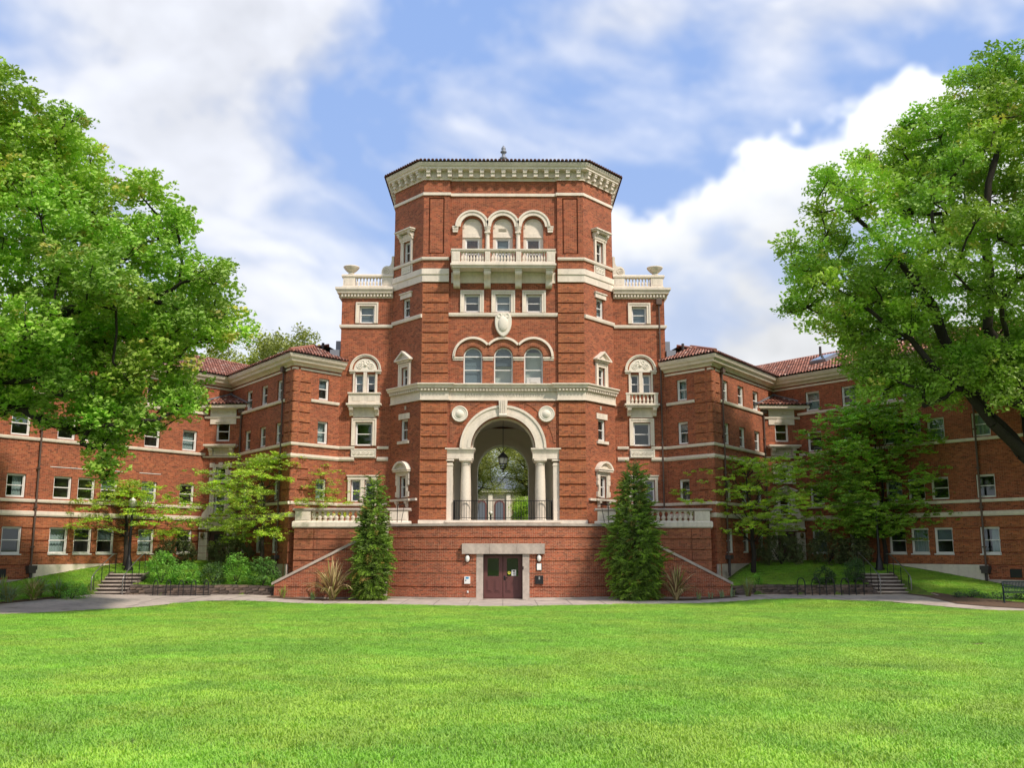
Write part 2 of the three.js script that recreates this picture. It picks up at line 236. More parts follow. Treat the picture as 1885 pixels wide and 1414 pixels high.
// facades -------------------------------------------------------------------
function facade(parent, P, Q, side = 1) {
  if (side < 0) [P, Q] = [[-Q[0], Q[1]], [-P[0], P[1]]];
  const dx = Q[0] - P[0], dz = Q[1] - P[1], L = Math.hypot(dx, dz), a = Math.atan2(-dz, dx), d = [dx / L, dz / L], n = [Math.sin(a), Math.cos(a)];
  const f = { parent, L, a, holes: [] };
  f.m = (x) => side < 0 ? L - x : x;
  f.path = (x0, x1) => { const p = [f.world(x0), f.world(x1)]; return side < 0 ? p.reverse() : p; };
  f.world = (x, z = 0) => [P[0] + d[0] * f.m(x) + n[0] * z, P[1] + d[1] * f.m(x) + n[1] * z];
  const raw = (o, x, y, z) => { o.position.set(P[0] + d[0] * x + n[0] * z - parent.position.x, y - parent.position.y, P[1] + d[1] * x + n[1] * z - parent.position.z); o.rotation.y = a; parent.add(o); return o; };
  f.obj = (o, x, y, z = 0) => raw(o, f.m(x), y, z);
  f.put = (name, geo, m, x, y, z = 0) => { const o = new THREE.Mesh(geo, m); o.name = name; o.castShadow = o.receiveShadow = true; return raw(o, f.m(x), y, z); };
  f.box = (name, m, x, y, w, h, z0, z1) => f.put(name, box(w, h, z1 - z0), m, x, y, (z0 + z1) / 2);      // x,y centre
  f.win = (x, y, w, h, o = {}) => { const c = f.m(x); f.holes.push({ x0: c - w / 2, x1: c + w / 2, y0: y, y1: o.arch ? y + h - w / 2 : y + h, arch: !!o.arch, top: y + h }); return raw(windowGroup(w - 0.005, h - 0.005, o), c, y + 0.0025, o.z ?? -0.13); };
  f.hole = (x, y, w, h, arch = false) => { const c = f.m(x); f.holes.push({ x0: c - w / 2, x1: c + w / 2, y0: y, y1: arch ? y + h - w / 2 : y + h, arch, top: y + h }); };
  f.wall = (x0, x1, y0, y1, m = M.brick, t = 0.35, z = 0, name = 'wall') => {
    const a0 = Math.min(f.m(x0), f.m(x1)), a1 = Math.max(f.m(x0), f.m(x1)); const s = poly([[a0, y0], [a1, y0], [a1, y1], [a0, y1]]);
    for (const h of f.holes) if (h.x0 > a0 - 0.01 && h.x1 < a1 + 0.01 && h.y0 >= y0 - 0.001 && h.top < y1) { const p = new THREE.Path(); p.moveTo(h.x0, h.y0); p.lineTo(h.x1, h.y0); p.lineTo(h.x1, h.y1); if (h.arch) p.absarc((h.x0 + h.x1) / 2, h.y1, (h.x1 - h.x0) / 2, 0, Math.PI, false); else p.lineTo(h.x0, h.y1); p.lineTo(h.x0, h.y0); s.holes.push(p); }
    const o = new THREE.Mesh(ext(s, t, 20), m); o.name = name; o.castShadow = o.receiveShadow = true; return raw(o, 0, 0, z - t);
  };
  f.courses = (x0, x1, y0, y1, count, z0, z1, m = M.brick, groove = 0.075) => {       // courses of brick with a recessed joint between them
    const a0 = Math.min(f.m(x0), f.m(x1)), a1 = Math.max(f.m(x0), f.m(x1)), p = (y1 - y0) / count;
    for (let i = 0; i < count; i++) {
      const ya = y0 + i * p, yb = ya + p - groove; let segs = [[a0, a1]];
      for (const h of f.holes) if (h.y0 < yb && h.top > ya) segs = segs.flatMap(([u, v]) => h.x1 <= u || h.x0 >= v ? [[u, v]] : [[u, h.x0], [h.x1, v]].filter(([q, w]) => w - q > 0.03));
      for (const [u, v] of segs) { // cut round a window head or sill that ends inside this course
        const o = new THREE.Mesh(boxV(v - u, yb - ya, z1 - z0, (laid = (laid * 5 + 3) % 11)), m); o.name = 'brick_course'; o.castShadow = o.receiveShadow = true; raw(o, (u + v) / 2, (ya + yb) / 2, (z0 + z1) / 2);
      }
      for (const h of f.holes) if (h.y0 < yb && h.top > ya && h.x0 > a0 - 0.02 && h.x1 < a1 + 0.02) for (const [u, v] of [[ya, Math.min(h.y0, yb)], [Math.max(h.top, ya), yb]]) if (v - u > 0.02) { const o = new THREE.Mesh(box(h.x1 - h.x0, v - u, z1 - z0), m); o.name = 'brick_course'; o.castShadow = o.receiveShadow = true; raw(o, (h.x0 + h.x1) / 2, (u + v) / 2, (z0 + z1) / 2); }
    }
  };
  return f;
}

// ------------------------------------------------------------ stone ornament shared by the building
const balCache = new Map();
function balusterGeo(h, r) { const k = `${h.toFixed(2)}_${r}`; if (!balCache.has(k)) balCache.set(k, merge([at(box(r * 1.9, h * 0.1, r * 1.9), 0, h * 0.05, 0), at(box(r * 1.9, h * 0.09, r * 1.9), 0, h * 0.955, 0), lathe([[r * 0.62, h * 0.1], [r * 0.8, h * 0.14], [r * 0.62, h * 0.18], [r, h * 0.3], [r * 0.96, h * 0.4], [r * 0.5, h * 0.62], [r * 0.42, h * 0.76], [r * 0.75, h * 0.84], [r * 0.6, h * 0.91]], 10)])); return balCache.get(k); }
function balusters(f, x0, x1, y, h, count, z, r = 0.07, m = M.stone) { const p = (x1 - x0) / count; for (let i = 0; i < count; i++) f.put('baluster', balusterGeo(h, r), m, x0 + p * (i + 0.5), y, z); }
function dentils(f, x0, x1, y0, y1, w, pitch, z0, z1) { const l = [], n = Math.floor((x1 - x0) / pitch), p = (x1 - x0) / n, a0 = Math.min(f.m(x0), f.m(x1)); for (let i = 0; i < n; i++) l.push(at(box(w, y1 - y0, z1 - z0), (i + 0.5) * p - (x1 - x0) / 2, 0, 0)); return f.put('dentils', merge(l), M.stone, (x0 + x1) / 2, (y0 + y1) / 2, (z0 + z1) / 2); }
function bracketGeo(w, h, d) {   // scroll bracket, back at z = 0, top at y = 0
  const s = new THREE.Shape(); s.moveTo(0, 0); s.lineTo(d, 0); s.lineTo(d, -h * 0.16); s.bezierCurveTo(d * 1.02, -h * 0.48, d * 0.52, -h * 0.42, d * 0.46, -h * 0.7); s.bezierCurveTo(d * 0.42, -h * 0.95, d * 0.3, -h, 0, -h); s.lineTo(0, 0);
  return merge([ext(s, w, 8).rotateY(-Math.PI / 2).translate(w / 2, 0, 0), at(box(w * 1.14, h * 0.09, d * 1.06), 0, -h * 0.045, d * 0.53), at(new THREE.CylinderGeometry(h * 0.11, h * 0.11, w * 1.08, 12), 0, -h * 0.23, d * 0.86, 0, 0, Math.PI / 2)].map(triUV));
}
function surround(f, x, y, w, h, b, z0 = -0.02, z1 = 0.07, m = M.stone, sill = true) {   // stone architrave round an opening
  const s = poly([[-w / 2 - b, 0], [w / 2 + b, 0], [w / 2 + b, h + b], [-w / 2 - b, h + b]], [new THREE.Path([[-w / 2, 0.001], [w / 2, 0.001], [w / 2, h], [-w / 2, h]].map((p) => new THREE.Vector2(...p)))]);
  const t = poly([[-w / 2 - b * 1.0, 0.02], [w / 2 + b, 0.02], [w / 2 + b, h + b], [-w / 2 - b, h + b]], [new THREE.Path([[-w / 2 - b * 0.6, 0.021], [w / 2 + b * 0.6, 0.021], [w / 2 + b * 0.6, h + b * 0.6], [-w / 2 - b * 0.6, h + b * 0.6]].map((p) => new THREE.Vector2(...p)))]);
  f.put('architrave', merge([ext(s, z1 - z0), ext(t, 0.035).translate(0, 0, z1 - z0 - 0.002)]), m, x, y, z0);
}
function columnThing(parent, x, y, z, h, r, name = 'column') {
  const g = new THREE.Group(); g.name = name; g.position.set(x - parent.position.x, y - parent.position.y, z - parent.position.z); parent.add(g);
  part(g, 'base', merge([at(box(r * 2.7, h * 0.03, r * 2.7), 0, h * 0.015, 0), lathe([[r * 1.28, h * 0.03], [r * 1.34, h * 0.05], [r * 1.1, h * 0.068], [r * 1.0, h * 0.08]], 20)]), M.stone);
  part(g, 'shaft', lathe([[r, h * 0.08], [r * 1.0, h * 0.35], [r * 0.94, h * 0.65], [r * 0.84, h * 0.9]], 24), M.stone);
  part(g, 'capital', merge([lathe([[r * 0.84, h * 0.9], [r * 0.95, h * 0.905], [r * 0.95, h * 0.918], [r * 0.86, h * 0.922], [r * 0.88, h * 0.945], [r * 1.2, h * 0.968]], 24), at(box(r * 2.5, h * 0.034, r * 2.5), 0, h * 0.985, 0)]), M.stone); return g;
}
function pedimentTri(w, h, d) { const s = poly([[-w / 2, 0], [w / 2, 0], [w / 2, 0.07], [0, h], [-w / 2, 0.07]]); const t = poly([[-w / 2 + 0.14, 0.06], [w / 2 - 0.14, 0.06], [0, h - 0.1]]); s.holes.push(new THREE.Path(t.getPoints())); return merge([ext(s, d), ext(t, d * 0.5)]); }
function pedimentArc(w, h, d) { const R = (w * w / 4 + h * h) / (2 * h), a = Math.asin(w / 2 / R); const arc = (r, k) => { const o = []; for (let i = 0; i <= 14; i++) { const t = -a * k + 2 * a * k * i / 14; o.push([Math.sin(t) * r, Math.cos(t) * r - (R - h)]); } return o; }; const s = poly([[w / 2, 0], ...arc(R, 1).reverse(), [-w / 2, 0]].reverse()); const inner = arc(R - 0.11, 0.8); const hole = [[inner[0][0], 0.07], ...inner, [inner.at(-1)[0], 0.07]]; s.holes.push(new THREE.Path(hole.map((p) => new THREE.Vector2(...p)))); return merge([ext(s, d), ext(poly(hole), d * 0.5)]); }
function reliefPanel(w, h, seed, rosette = true) {      // raised foliate carving on a stone panel
  const r = rng(seed), l = [at(box(w, h, 0.04), 0, 0, 0)]; for (const s of [-1, 1]) { l.push(at(box(w, 0.03, 0.07), 0, s * (h / 2 - 0.015), 0.01), at(box(0.03, h - 0.06, 0.07), s * (w / 2 - 0.015), 0, 0.01)); }
  const n = Math.max(3, Math.round(w / h * 1.5)); for (let i = 0; i < n; i++) { const cx = (i + 0.5) / n * (w - 0.1) - (w - 0.1) / 2; l.push(triUV(new THREE.TorusGeometry(h * 0.2, h * 0.05, 5, 12)).translate(cx, 0, 0.03)); l.push(at(triUV(new THREE.SphereGeometry(h * 0.09, 8, 6)), cx, 0, 0.03)); for (const s of [-1, 1]) l.push(at(triUV(new THREE.SphereGeometry(h * 0.07, 6, 5)), cx + h * 0.28 * s, h * 0.18 * (r() < 0.5 ? 1 : -1), 0.025)); }
  return merge(l);
}

// ------------------------------------------------------------ tower
const tower = thing('brick_tower', 'tall octagonal red brick tower with central archway, balconies and lower balustraded flanks', 'tower', [0, 0, -8.5]);
const TP = [[-6, -4.6], [-4.25, -2.6], [-2.87, -2.6], [-2.87, -2.75], [2.87, -2.75], [2.87, -2.6], [4.25, -2.6], [6, -4.6]];
const TPL = [[-6, -12.5], ...TP, [6, -12.5]];
const FZ = -2.75;
{
  const F = facade(tower, [-4.25, FZ], [4.25, FZ]), cx = 4.25;                    // front wall, local x 0..8.5
  // third storey arched windows
  for (const [i, x] of [-1.58, 0.01, 1.58].entries()) { const g = F.win(cx + x, 10.86, 0.98, 1.95, { arch: true, dress: [0.5, 0.3, 0.65][i], z: -0.16 }); if (i === 2) part(g, 'air_conditioner', merge([at(box(0.72, 0.3, 0.25), 0, 0.2, 0), at(box(0.36, 0.2, 0.03), 0, 0.2, 0.135)]), M.paintGrey); }
  for (const x of [-1.64, 0, 1.62]) F.win(cx + x, 14.68, 0.82, 0.98, { dress: 0.3 + (x + 2) * 0.12 });
  for (const x of [-1.66, -0.03, 1.60]) F.hole(cx + x, 17.0, 1.06, 2.9, true);
  F.hole(cx, 3.6, 5.74, 3.9); F.holes.at(-1).y0 = 3.6;
  F.wall(0, 8.5, 10.0, 22.4, M.brick, 0.4);
  { // lower wall with the great arch cut through
    const s = poly([[0, 3.5], [8.5, 3.5], [8.5, 10.0], [0, 10.0]]); const h = new THREE.Path(); h.moveTo(cx - 2.87, 3.501); h.lineTo(cx + 2.87, 3.501); h.lineTo(cx + 2.87, 7.5); h.lineTo(cx + 1.95, 7.5); h.absarc(cx, 7.5, 1.95, 0, Math.PI, false); h.lineTo(cx - 2.87, 7.5); h.lineTo(cx - 2.87, 3.501); s.holes.push(h);
    F.put('wall', ext(s, 0.6, 40), M.brick, 0, 0, -0.6);
  }
  // brick voussoir ring and spandrel panels
  for (const s of [-1, 1]) { const R = 2.62, pts = []; for (let i = 0; i <= 10; i++) { const t = lerp(0.12, 1.12, i / 10); pts.push([Math.cos(t) * R, Math.sin(t) * R]); } const sh = poly([...pts, [pts.at(-1)[0], 2.36], [2.72, 2.36], [2.72, pts[0][1]]]); const g = ext(sh, 0.03); if (s < 0) flipX(g); F.put('spandrel_panel', g, M.brickPale, cx, 7.5, 0); }
  F.put('archivolt', merge([ring(1.66, 2.22, 0.16, 0, Math.PI, 44), ring(2.10, 2.22, 0.06, 0, Math.PI, 44).translate(0, 0, 0.155), ring(1.66, 1.84, 0.04, 0, Math.PI, 44).translate(0, 0, 0.155)]), M.stone, cx, 7.5, 0); F.put('arch_soffit', ring(1.665, 1.95, 0.62, 0, Math.PI, 44), M.brick, cx, 7.5, -0.621); F.put('inner_arch_ring', ring(1.56, 1.95, 0.2, 0, Math.PI, 44), M.stone, cx, 7.5, -0.83);
  F.put('keystone', merge([ext(poly([[-0.17, -0.46], [0.17, -0.46], [0.23, 0.38], [-0.23, 0.38]]), 0.34), at(new THREE.CylinderGeometry(0.1, 0.1, 0.4, 12), 0, -0.4, 0.34, 0, 0, Math.PI / 2), ...[-0.1, 0, 0.1].map((x) => at(box(0.05, 0.66, 0.04), x, 0.05, 0.35))].map(triUV)), M.stone, cx, 9.58, 0);
  for (const s of [-1, 1]) F.put('medallion', merge([lathe([[0, 0.16], [0.1, 0.15], [0.2, 0.09], [0.24, 0.05], [0.27, 0.08], [0.3, 0.08], [0.32, 0.05], [0.37, 0.1], [0.41, 0.1], [0.43, 0]], 28).rotateX(Math.PI / 2)]), M.stoneCarved, cx + s * 2.24, 9.28, 0.03);
  // entablatures, columns, pilasters of the arch
  for (const s of [-1, 1]) {
    const xs = s * 2.2; F.put('entablature', merge([at(box(1.36, 0.30, 0.62), 0, 0.15, 0), at(box(1.40, 0.10, 0.68), 0, 0.35, 0), at(box(1.48, 0.07, 0.78), 0, 0.435, 0), at(box(1.54, 0.07, 0.86), 0, 0.505, 0)]), M.stone, cx + xs, 6.97, -0.25);
    columnThing(tower, s * 1.92, 3.66, FZ - 0.22, 3.31, 0.26); columnThing(tower, s * 1.92, 3.66, FZ - 1.15, 3.31, 0.26);
    for (const z of [-0.22, -1.15]) F.put('pilaster', merge([at(box(0.30, 3.1, 0.5), 0, 1.55, 0), at(box(0.36, 0.14, 0.56), 0, 0.07, 0), at(box(0.35, 0.07, 0.55), 0, 2.98, 0), at(box(0.42, 0.1, 0.6), 0, 3.24, 0)]), M.stone, cx + s * 2.72, 3.66, z);
    F.box('entablature', M.stone, cx + xs, 7.235, 1.3, 0.53, -1.42, -0.9);
  }
  F.put('ledge', merge([at(box(5.84, 0.12, 0.5), 0, 0.06, 0), at(box(5.70, 0.2, 0.4), 0, -0.1, 0)]), M.stone, cx, 3.72, 0.1);
  // piers
  for (const s of [-1, 1]) {
    const x0 = s < 0 ? 0 : 7.12, x1 = x0 + 1.38;
    F.box('pier', M.brick, (x0 + x1) / 2, 6.7, 1.34, 6.4, -0.05, 0.065); F.courses(x0, x1, 3.85, 9.97, 10, 0.0, 0.15, M.brickOrange);
    F.box('pier', M.brick, (x0 + x1) / 2, 13.5, 1.34, 5.4, -0.05, 0.065); F.courses(x0, x1, 10.9, 16.28, 10, 0.0, 0.15, M.brickOrange);
    F.box('pier_base', M.stone, (x0 + x1) / 2, 3.70, 1.46, 0.3, -0.1, 0.2);
    F.box('pier', M.brick, (x0 + x1) / 2, 17.3, 1.38, 0.5, -0.05, 0.15);
    { const s2 = poly([[0, 17.6], [1.38, 17.6], [1.38, 22.3], [0, 22.3]]); const rect = (a, b, c, d) => new THREE.Path([[a, c], [b, c], [b, d], [a, d]].map((p) => new THREE.Vector2(...p))); s2.holes.push(rect(0.28, 1.1, 17.85, 20.95)); F.put('pilaster', merge([ext(s2, 0.16), ext(poly([[0.34, 17.91], [1.04, 17.91], [1.04, 20.89], [0.34, 20.89]]), 0.13)]), M.brick, x0 + (0), 0, -0.01); }
  }
  // frieze and dentil cornice
  sweep(tower, 'frieze', TP, [[-0.1, 9.98], [0.10, 9.98], [0.10, 10.05], [0.06, 10.06], [0.06, 10.44], [-0.1, 10.44]], M.stone);
  sweep(tower, 'cornice', TP, [[-0.1, 10.44], [0.12, 10.46], [0.12, 10.60], [0.26, 10.62], [0.28, 10.70], [0.36, 10.78], [0.36, 10.84], [-0.1, 10.88]], M.stone);
  dentils(F, 1.5, 7.0, 10.47, 10.59, 0.085, 0.165, 0.1, 0.22);
  for (const x of [0.69, 7.81]) dentils(F, x - 0.72, x + 0.72, 10.47, 10.59, 0.085, 0.165, 0.25, 0.37);
  const font = await new FontLoader().loadAsync('fonts/droid/droid_serif_regular.typeface.json');
  const tg = new TextGeometry('JAMES  KNOX  WEATHERFORD', { font, size: 0.165, depth: 0.016, curveSegments: 2, bevelEnabled: false }); tg.computeBoundingBox(); tg.scale(4.1 / tg.boundingBox.max.x, 1, 1);
  F.put('inscription', triUV(tg), M.engraved, cx - 2.0, 10.18, 0.052);
  // triple hood mould over the arched windows
  { const cs = [-1.58, 0.01, 1.58]; for (const [i, x] of cs.entries()) { const a = Math.acos(0.79 / 1.02), a0 = i === 2 ? 0 : a, a1 = i === 0 ? Math.PI : Math.PI - a; F.put('hood_mould', merge([ring(0.93, 1.06, 0.1, a0, a1, 24), ring(0.93, 0.98, 0.06, a0, a1, 24).translate(0, 0, 0.09)]), M.stone, cx + x, 12.3, 0); F.put('brick_arch', ring(0.50, 0.86, 0.035, 0.0, Math.PI, 24), M.brickPale, cx + x, 12.36, 0); }
    for (const [x, w] of [[-2.36, 0.58], [-0.785, 0.58], [0.795, 0.58], [2.36, 0.58]]) F.put('impost', merge([at(box(w, 0.09, 0.1), 0, 0, 0), at(box(w - 0.05, 0.1, 0.06), 0, -0.09, -0.02)]), M.stone, cx + x, 12.24, 0.03); }
  // shield
  { const s = new THREE.Shape(); s.moveTo(0, -0.62); s.bezierCurveTo(0.3, -0.5, 0.42, -0.1, 0.4, 0.2); s.bezierCurveTo(0.42, 0.5, 0.2, 0.56, 0, 0.6); s.bezierCurveTo(-0.2, 0.56, -0.42, 0.5, -0.4, 0.2); s.bezierCurveTo(-0.42, -0.1, -0.3, -0.5, 0, -0.62);
    const dome = new THREE.SphereGeometry(1, 20, 14); dome.scale(0.27, 0.42, 0.13); F.put('shield', merge([triUV(new THREE.ExtrudeGeometry(s, { depth: 0.16, bevelEnabled: true, bevelSize: 0.04, bevelThickness: 0.05, bevelSegments: 3, curveSegments: 14 })), triUV(dome).translate(0, 0.02, 0.2), at(triUV(new THREE.TorusGeometry(0.1, 0.05, 6, 12)), -0.2, 0.47, 0.19), at(triUV(new THREE.TorusGeometry(0.1, 0.05, 6, 12)), 0.2, 0.47, 0.19)]), M.stoneCarved, cx, 14.0, 0.0); }
  // fifth storey
  sweep(tower, 'sill_band', [[-2.86, FZ], [2.86, FZ]], sillBand(14.45, 14.65, 0.12), M.stone);
  for (const x of [-1.64, 0, 1.62]) surround(F, cx + x, 14.66, 0.82, 1.0, 0.21);
  // balcony
  F.put('balcony_slab', merge([at(box(5.5, 0.1, 1.0), 0, 0.17, 0.5), at(box(5.36, 0.12, 0.92), 0, 0.06, 0.46)]), M.stone, cx, 16.86, 0);
  F.box('balcony_apron', M.stone, cx, 16.56, 5.5, 0.58, -0.02, 0.05);
  for (const x of [-2.45, -0.84, 0.79, 2.4]) F.put('bracket', bracketGeo(0.34, 0.9, 0.78), M.stone, cx + x, 16.86, 0);
  F.put('balcony_plinth', box(5.4, 0.1, 0.34), M.stone, cx, 17.13, 0.76); F.put('balcony_rail', merge([at(box(5.46, 0.07, 0.36), 0, 0.08, 0), at(box(5.4, 0.06, 0.3), 0, 0.02, 0)]), M.stone, cx, 17.76, 0.76);
  for (const [x, w] of [[-2.48, 0.44], [-0.82, 0.28], [0.8, 0.28], [2.48, 0.44]]) F.put('balcony_post', merge([box(w, 0.6, 0.28), at(box(w - 0.12, 0.42, 0.03), 0, 0, 0.14)]), M.stone, cx + x, 17.46, 0.76);
  for (const [a, b] of [[-2.24, -0.98], [-0.66, 0.64], [0.96, 2.24]]) balusters(F, cx + a, cx + b, 17.18, 0.58, 8, 0.76, 0.072);
  for (const x of [-2.66, 2.66]) { F.box('balcony_rail', M.stone, cx + x, 17.8, 0.22, 0.1, 0.0, 0.62); for (let i = 0; i < 4; i++) F.put('baluster', balusterGeo(0.58, 0.072), M.stone, cx + x, 17.18, 0.08 + i * 0.14); F.box('balcony_plinth', M.stone, cx + x, 17.13, 0.24, 0.1, 0, 0.6); }
  // white bands at the balcony
  for (const s of [-1, 1]) { const path = s < 0 ? [[-6, -4.6], [-4.25, -2.6], [-2.87, -2.6]] : [[2.87, -2.6], [4.25, -2.6], [6, -4.6]];
    sweep(tower, 'stone_band', path, [[-0.1, 16.30], [0.05, 16.30], [0.05, 16.66], [0.10, 16.70], [0.10, 17.0], [-0.1, 17.02]], M.stone); sweep(tower, 'sill_band', path, sillBand(17.48, 17.64, 0.11), M.stone);
    sweep(tower, 'sill_band', s < 0 ? path.slice(0, 2) : path.slice(1), sillBand(14.36, 14.56, 0.1), M.stone); }
  // loggia windows under three stone arches
  for (const [i, x] of [-1.66, -0.03, 1.60].entries()) {
    F.put('arch_ring', merge([ring(0.62, 0.88, 0.13, 0, Math.PI, 28), ring(0.80, 0.90, 0.05, 0, Math.PI, 28).translate(0, 0, 0.125)]), M.stone, cx + x, 19.37, 0);
    const s = archShape(1.05, 2.34); s.holes.push(new THREE.Path([[-0.37, 0.0], [0.37, 0.0], [0.37, 1.72], [-0.37, 1.72]].map((p) => new THREE.Vector2(...p)).reverse())); F.put('stone_panel', ext(s, 0.1, 24), M.stone, cx + x, 17.06, -0.26);
    F.put('panel_moulding', merge([ring(0.42, 0.48, 0.04, 0, Math.PI, 20).translate(0, 0.62, 0), at(box(0.96, 0.05, 0.08), 0, 0.1, 0.02), ext(poly([[-0.42, 0.1], [0.42, 0.1], [0.28, 0.3], [-0.28, 0.3]]), 0.05)]), M.stone, cx + x, 18.74, -0.16);
    const g = windowGroup(0.76, 1.74, { dress: [0.66, 0.5, 0.66][i] }); F.obj(g, cx + x, 17.04, -0.24);
    if (i === 1) F.put('vent_grille', merge([box(0.42, 0.16, 0.03), ...[-0.05, 0, 0.05].map((y) => at(box(0.38, 0.015, 0.03), 0, y, 0.015))]), M.engraved, cx + x, 19.26, -0.15);
    F.box('reveal', M.brick, cx + x, 18.4, 1.5, 3.4, -0.75, -0.70);
  }
  for (const x of [-0.845, 0.785]) { columnThing(tower, x, 17.06, FZ + 0.02, 2.0, 0.125); F.put('capital', merge([box(0.3, 0.08, 0.3), at(lathe([[0.12, -0.3], [0.15, -0.22], [0.13, -0.18], [0.18, -0.1], [0.17, -0.06], [0.2, 0]], 12), 0, 0, 0), ...[0, 1, 2, 3].map((k) => at(triUV(new THREE.SphereGeometry(0.045, 6, 5)), Math.cos(k * 1.571 + 0.785) * 0.15, -0.06, Math.sin(k * 1.571 + 0.785) * 0.15))]), M.stone, cx + x, 19.36, 0.02); }
  for (const x of [-2.56, 2.5]) F.put('capital', merge([at(box(0.34, 0.08, 0.16), 0, 0, 0.04), ext(poly([[-0.13, -0.3], [0.13, -0.3], [0.17, 0], [-0.17, 0]]), 0.1), ...[-0.1, 0, 0.1].map((k) => at(triUV(new THREE.SphereGeometry(0.045, 6, 5)), k, -0.14, 0.1))]), M.stone, cx + x, 19.36, 0);
  // upper band and crowning cornice
  sweep(tower, 'stone_band', TPL, band(21.08, 21.23, 0.07), M.stone);
  const TOP = [[-6, -12.5], [-6, -4.6], [-4.25, -2.6], [4.25, -2.6], [6, -4.6], [6, -12.5]];
  sweep(tower, 'stone_band', TPL, [[-0.1, 21.95], [0.08, 21.93], [0.08, 21.99], [0.12, 22.05], [-0.1, 22.09]], M.stone);
  sweep(tower, 'frieze', TOP, band(22.08, 22.48, 0.05, 0.3), M.stone);
  sweep(tower, 'cornice', TOP, [[-0.3, 22.42], [0.34, 22.42], [0.39, 22.46], [0.39, 22.54], [0.46, 22.60], [0.52, 22.72], [0.52, 22.78], [-0.3, 22.8]], M.stone);
  const modG = merge([at(box(0.2, 0.36, 0.22), 0, -0.18, 0.11), at(box(0.24, 0.06, 0.30), 0, -0.03, 0.15), triUV(new THREE.CylinderGeometry(0.09, 0.09, 0.21, 10).rotateZ(Math.PI / 2)).translate(0, -0.13, 0.2), triUV(new THREE.CylinderGeometry(0.06, 0.06, 0.21, 10).rotateZ(Math.PI / 2)).translate(0, -0.33, 0.15)]);
  for (let i = 0; i < 15; i++) F.put('modillion', modG, M.stone, cx - 4.02 + i * 0.574, 22.42, 0.2);
  // oblique faces
  for (const s of [-1, 1]) {
    const O = facade(tower, [4.25, -2.6], [6, -4.6], s), X = 1.42;
    O.win(X, 17.62, 0.64, 1.2, { dress: 0.9 }); O.win(X, 14.6, 0.64, 1.06, { dress: 0.5 }); O.win(X, 10.86, 0.6, 1.02, { dress: 0.9 }); O.win(X, 7.98, 0.64, 1.14, { dress: 0.8 }); O.win(X, 5.02, 0.58, 1.1, { dress: 0.9 });
    O.wall(0, O.L, 3.4, 22.4, M.brick, 0.35);
    for (let i = 0; i < 5; i++) O.put('modillion', modG, M.stone, 0.22 + i * 0.55, 22.42, 0.05);
    dentils(O, -0.05, O.L - 0.05, 10.47, 10.59, 0.085, 0.165, 0.1, 0.22);
    surround(O, X, 17.64, 0.64, 1.2, 0.18); O.put('window_hood', merge([at(box(1.16, 0.22, 0.12), 0, 0.1, 0.05), at(box(1.36, 0.08, 0.34), 0, 0.3, 0.15), at(box(1.46, 0.07, 0.42), 0, 0.375, 0.19)]), M.stone, X, 19.02, 0); for (const k of [-0.48, 0.48]) O.put('bracket', bracketGeo(0.16, 0.42, 0.28), M.stone, X + k, 19.28, 0.02);
    O.put('relief_panel', reliefPanel(0.8, 0.36, 3, false), M.stoneCarved, X, 17.22, 0.05); O.box('panel_backing', M.stone, X, 17.24, 1.0, 0.48, -0.02, 0.03);
    O.put('lintel', merge([box(0.98, 0.26, 0.1), at(box(1.08, 0.06, 0.16), 0, 0.15, 0.02)]), M.stone, X, 15.8, 0.03);
    surround(O, X, 10.88, 0.6, 1.02, 0.22); O.put('window_hood', merge([at(box(1.1, 0.1, 0.18), 0, 0.05, 0.09), pedimentTri(1.36, 0.52, 0.28).translate(0, 0.1, 0)]), M.stone, X, 12.14, 0);
    O.box('lintel', M.stone, X, 9.28, 0.96, 0.3, -0.02, 0.04); O.box('sill', M.stone, X, 7.9, 0.98, 0.15, -0.1, 0.1);
    surround(O, X, 5.02, 0.58, 1.12, 0.17); for (let i = 0; i < 4; i++) for (const k of [-1, 1]) if (i % 2 === 0 || i === 3) O.box('quoin_block', M.stone, X + k * 0.46, 5.2 + i * 0.3, 0.22, 0.26, -0.02, 0.1);
    O.put('window_hood', merge([at(box(1.3, 0.09, 0.24), 0, 0.045, 0.12), pedimentArc(1.36, 0.46, 0.28).translate(0, 0.09, 0), at(box(1.1, 0.16, 0.1), 0, -0.08, 0.05)]), M.stone, X, 6.36, 0);
    O.put('sill', merge([box(2.3, 0.12, 0.16), at(box(1.3, 0.1, 0.26), 0, 0.0, 0.02)]), M.stone, X - 0.1, 4.9, 0.04); for (const k of [-0.42, 0.42]) O.put('bracket', bracketGeo(0.15, 0.34, 0.18), M.stone, X + k, 4.84, 0);
    O.box('vent_grille', M.engraved, X - 0.08, 9.72, 0.13, 0.2, -0.01, 0.02);
  }
  // sides and back of the tower, passage, roof
  for (const s of [-1, 1]) { const S = facade(tower, [6, -4.6], [6, -12.5], s); S.wall(0, S.L, 3.4, 22.4, M.brick, 0.35); for (let i = 0; i < 14; i++) S.put('modillion', modG, M.stone, 0.3 + i * 0.56, 22.42, 0.05); const K = facade(tower, [6, -12.5], [4.25, -14.5], s); K.wall(0, K.L, 3.4, 22.6, M.brick, 0.35); }
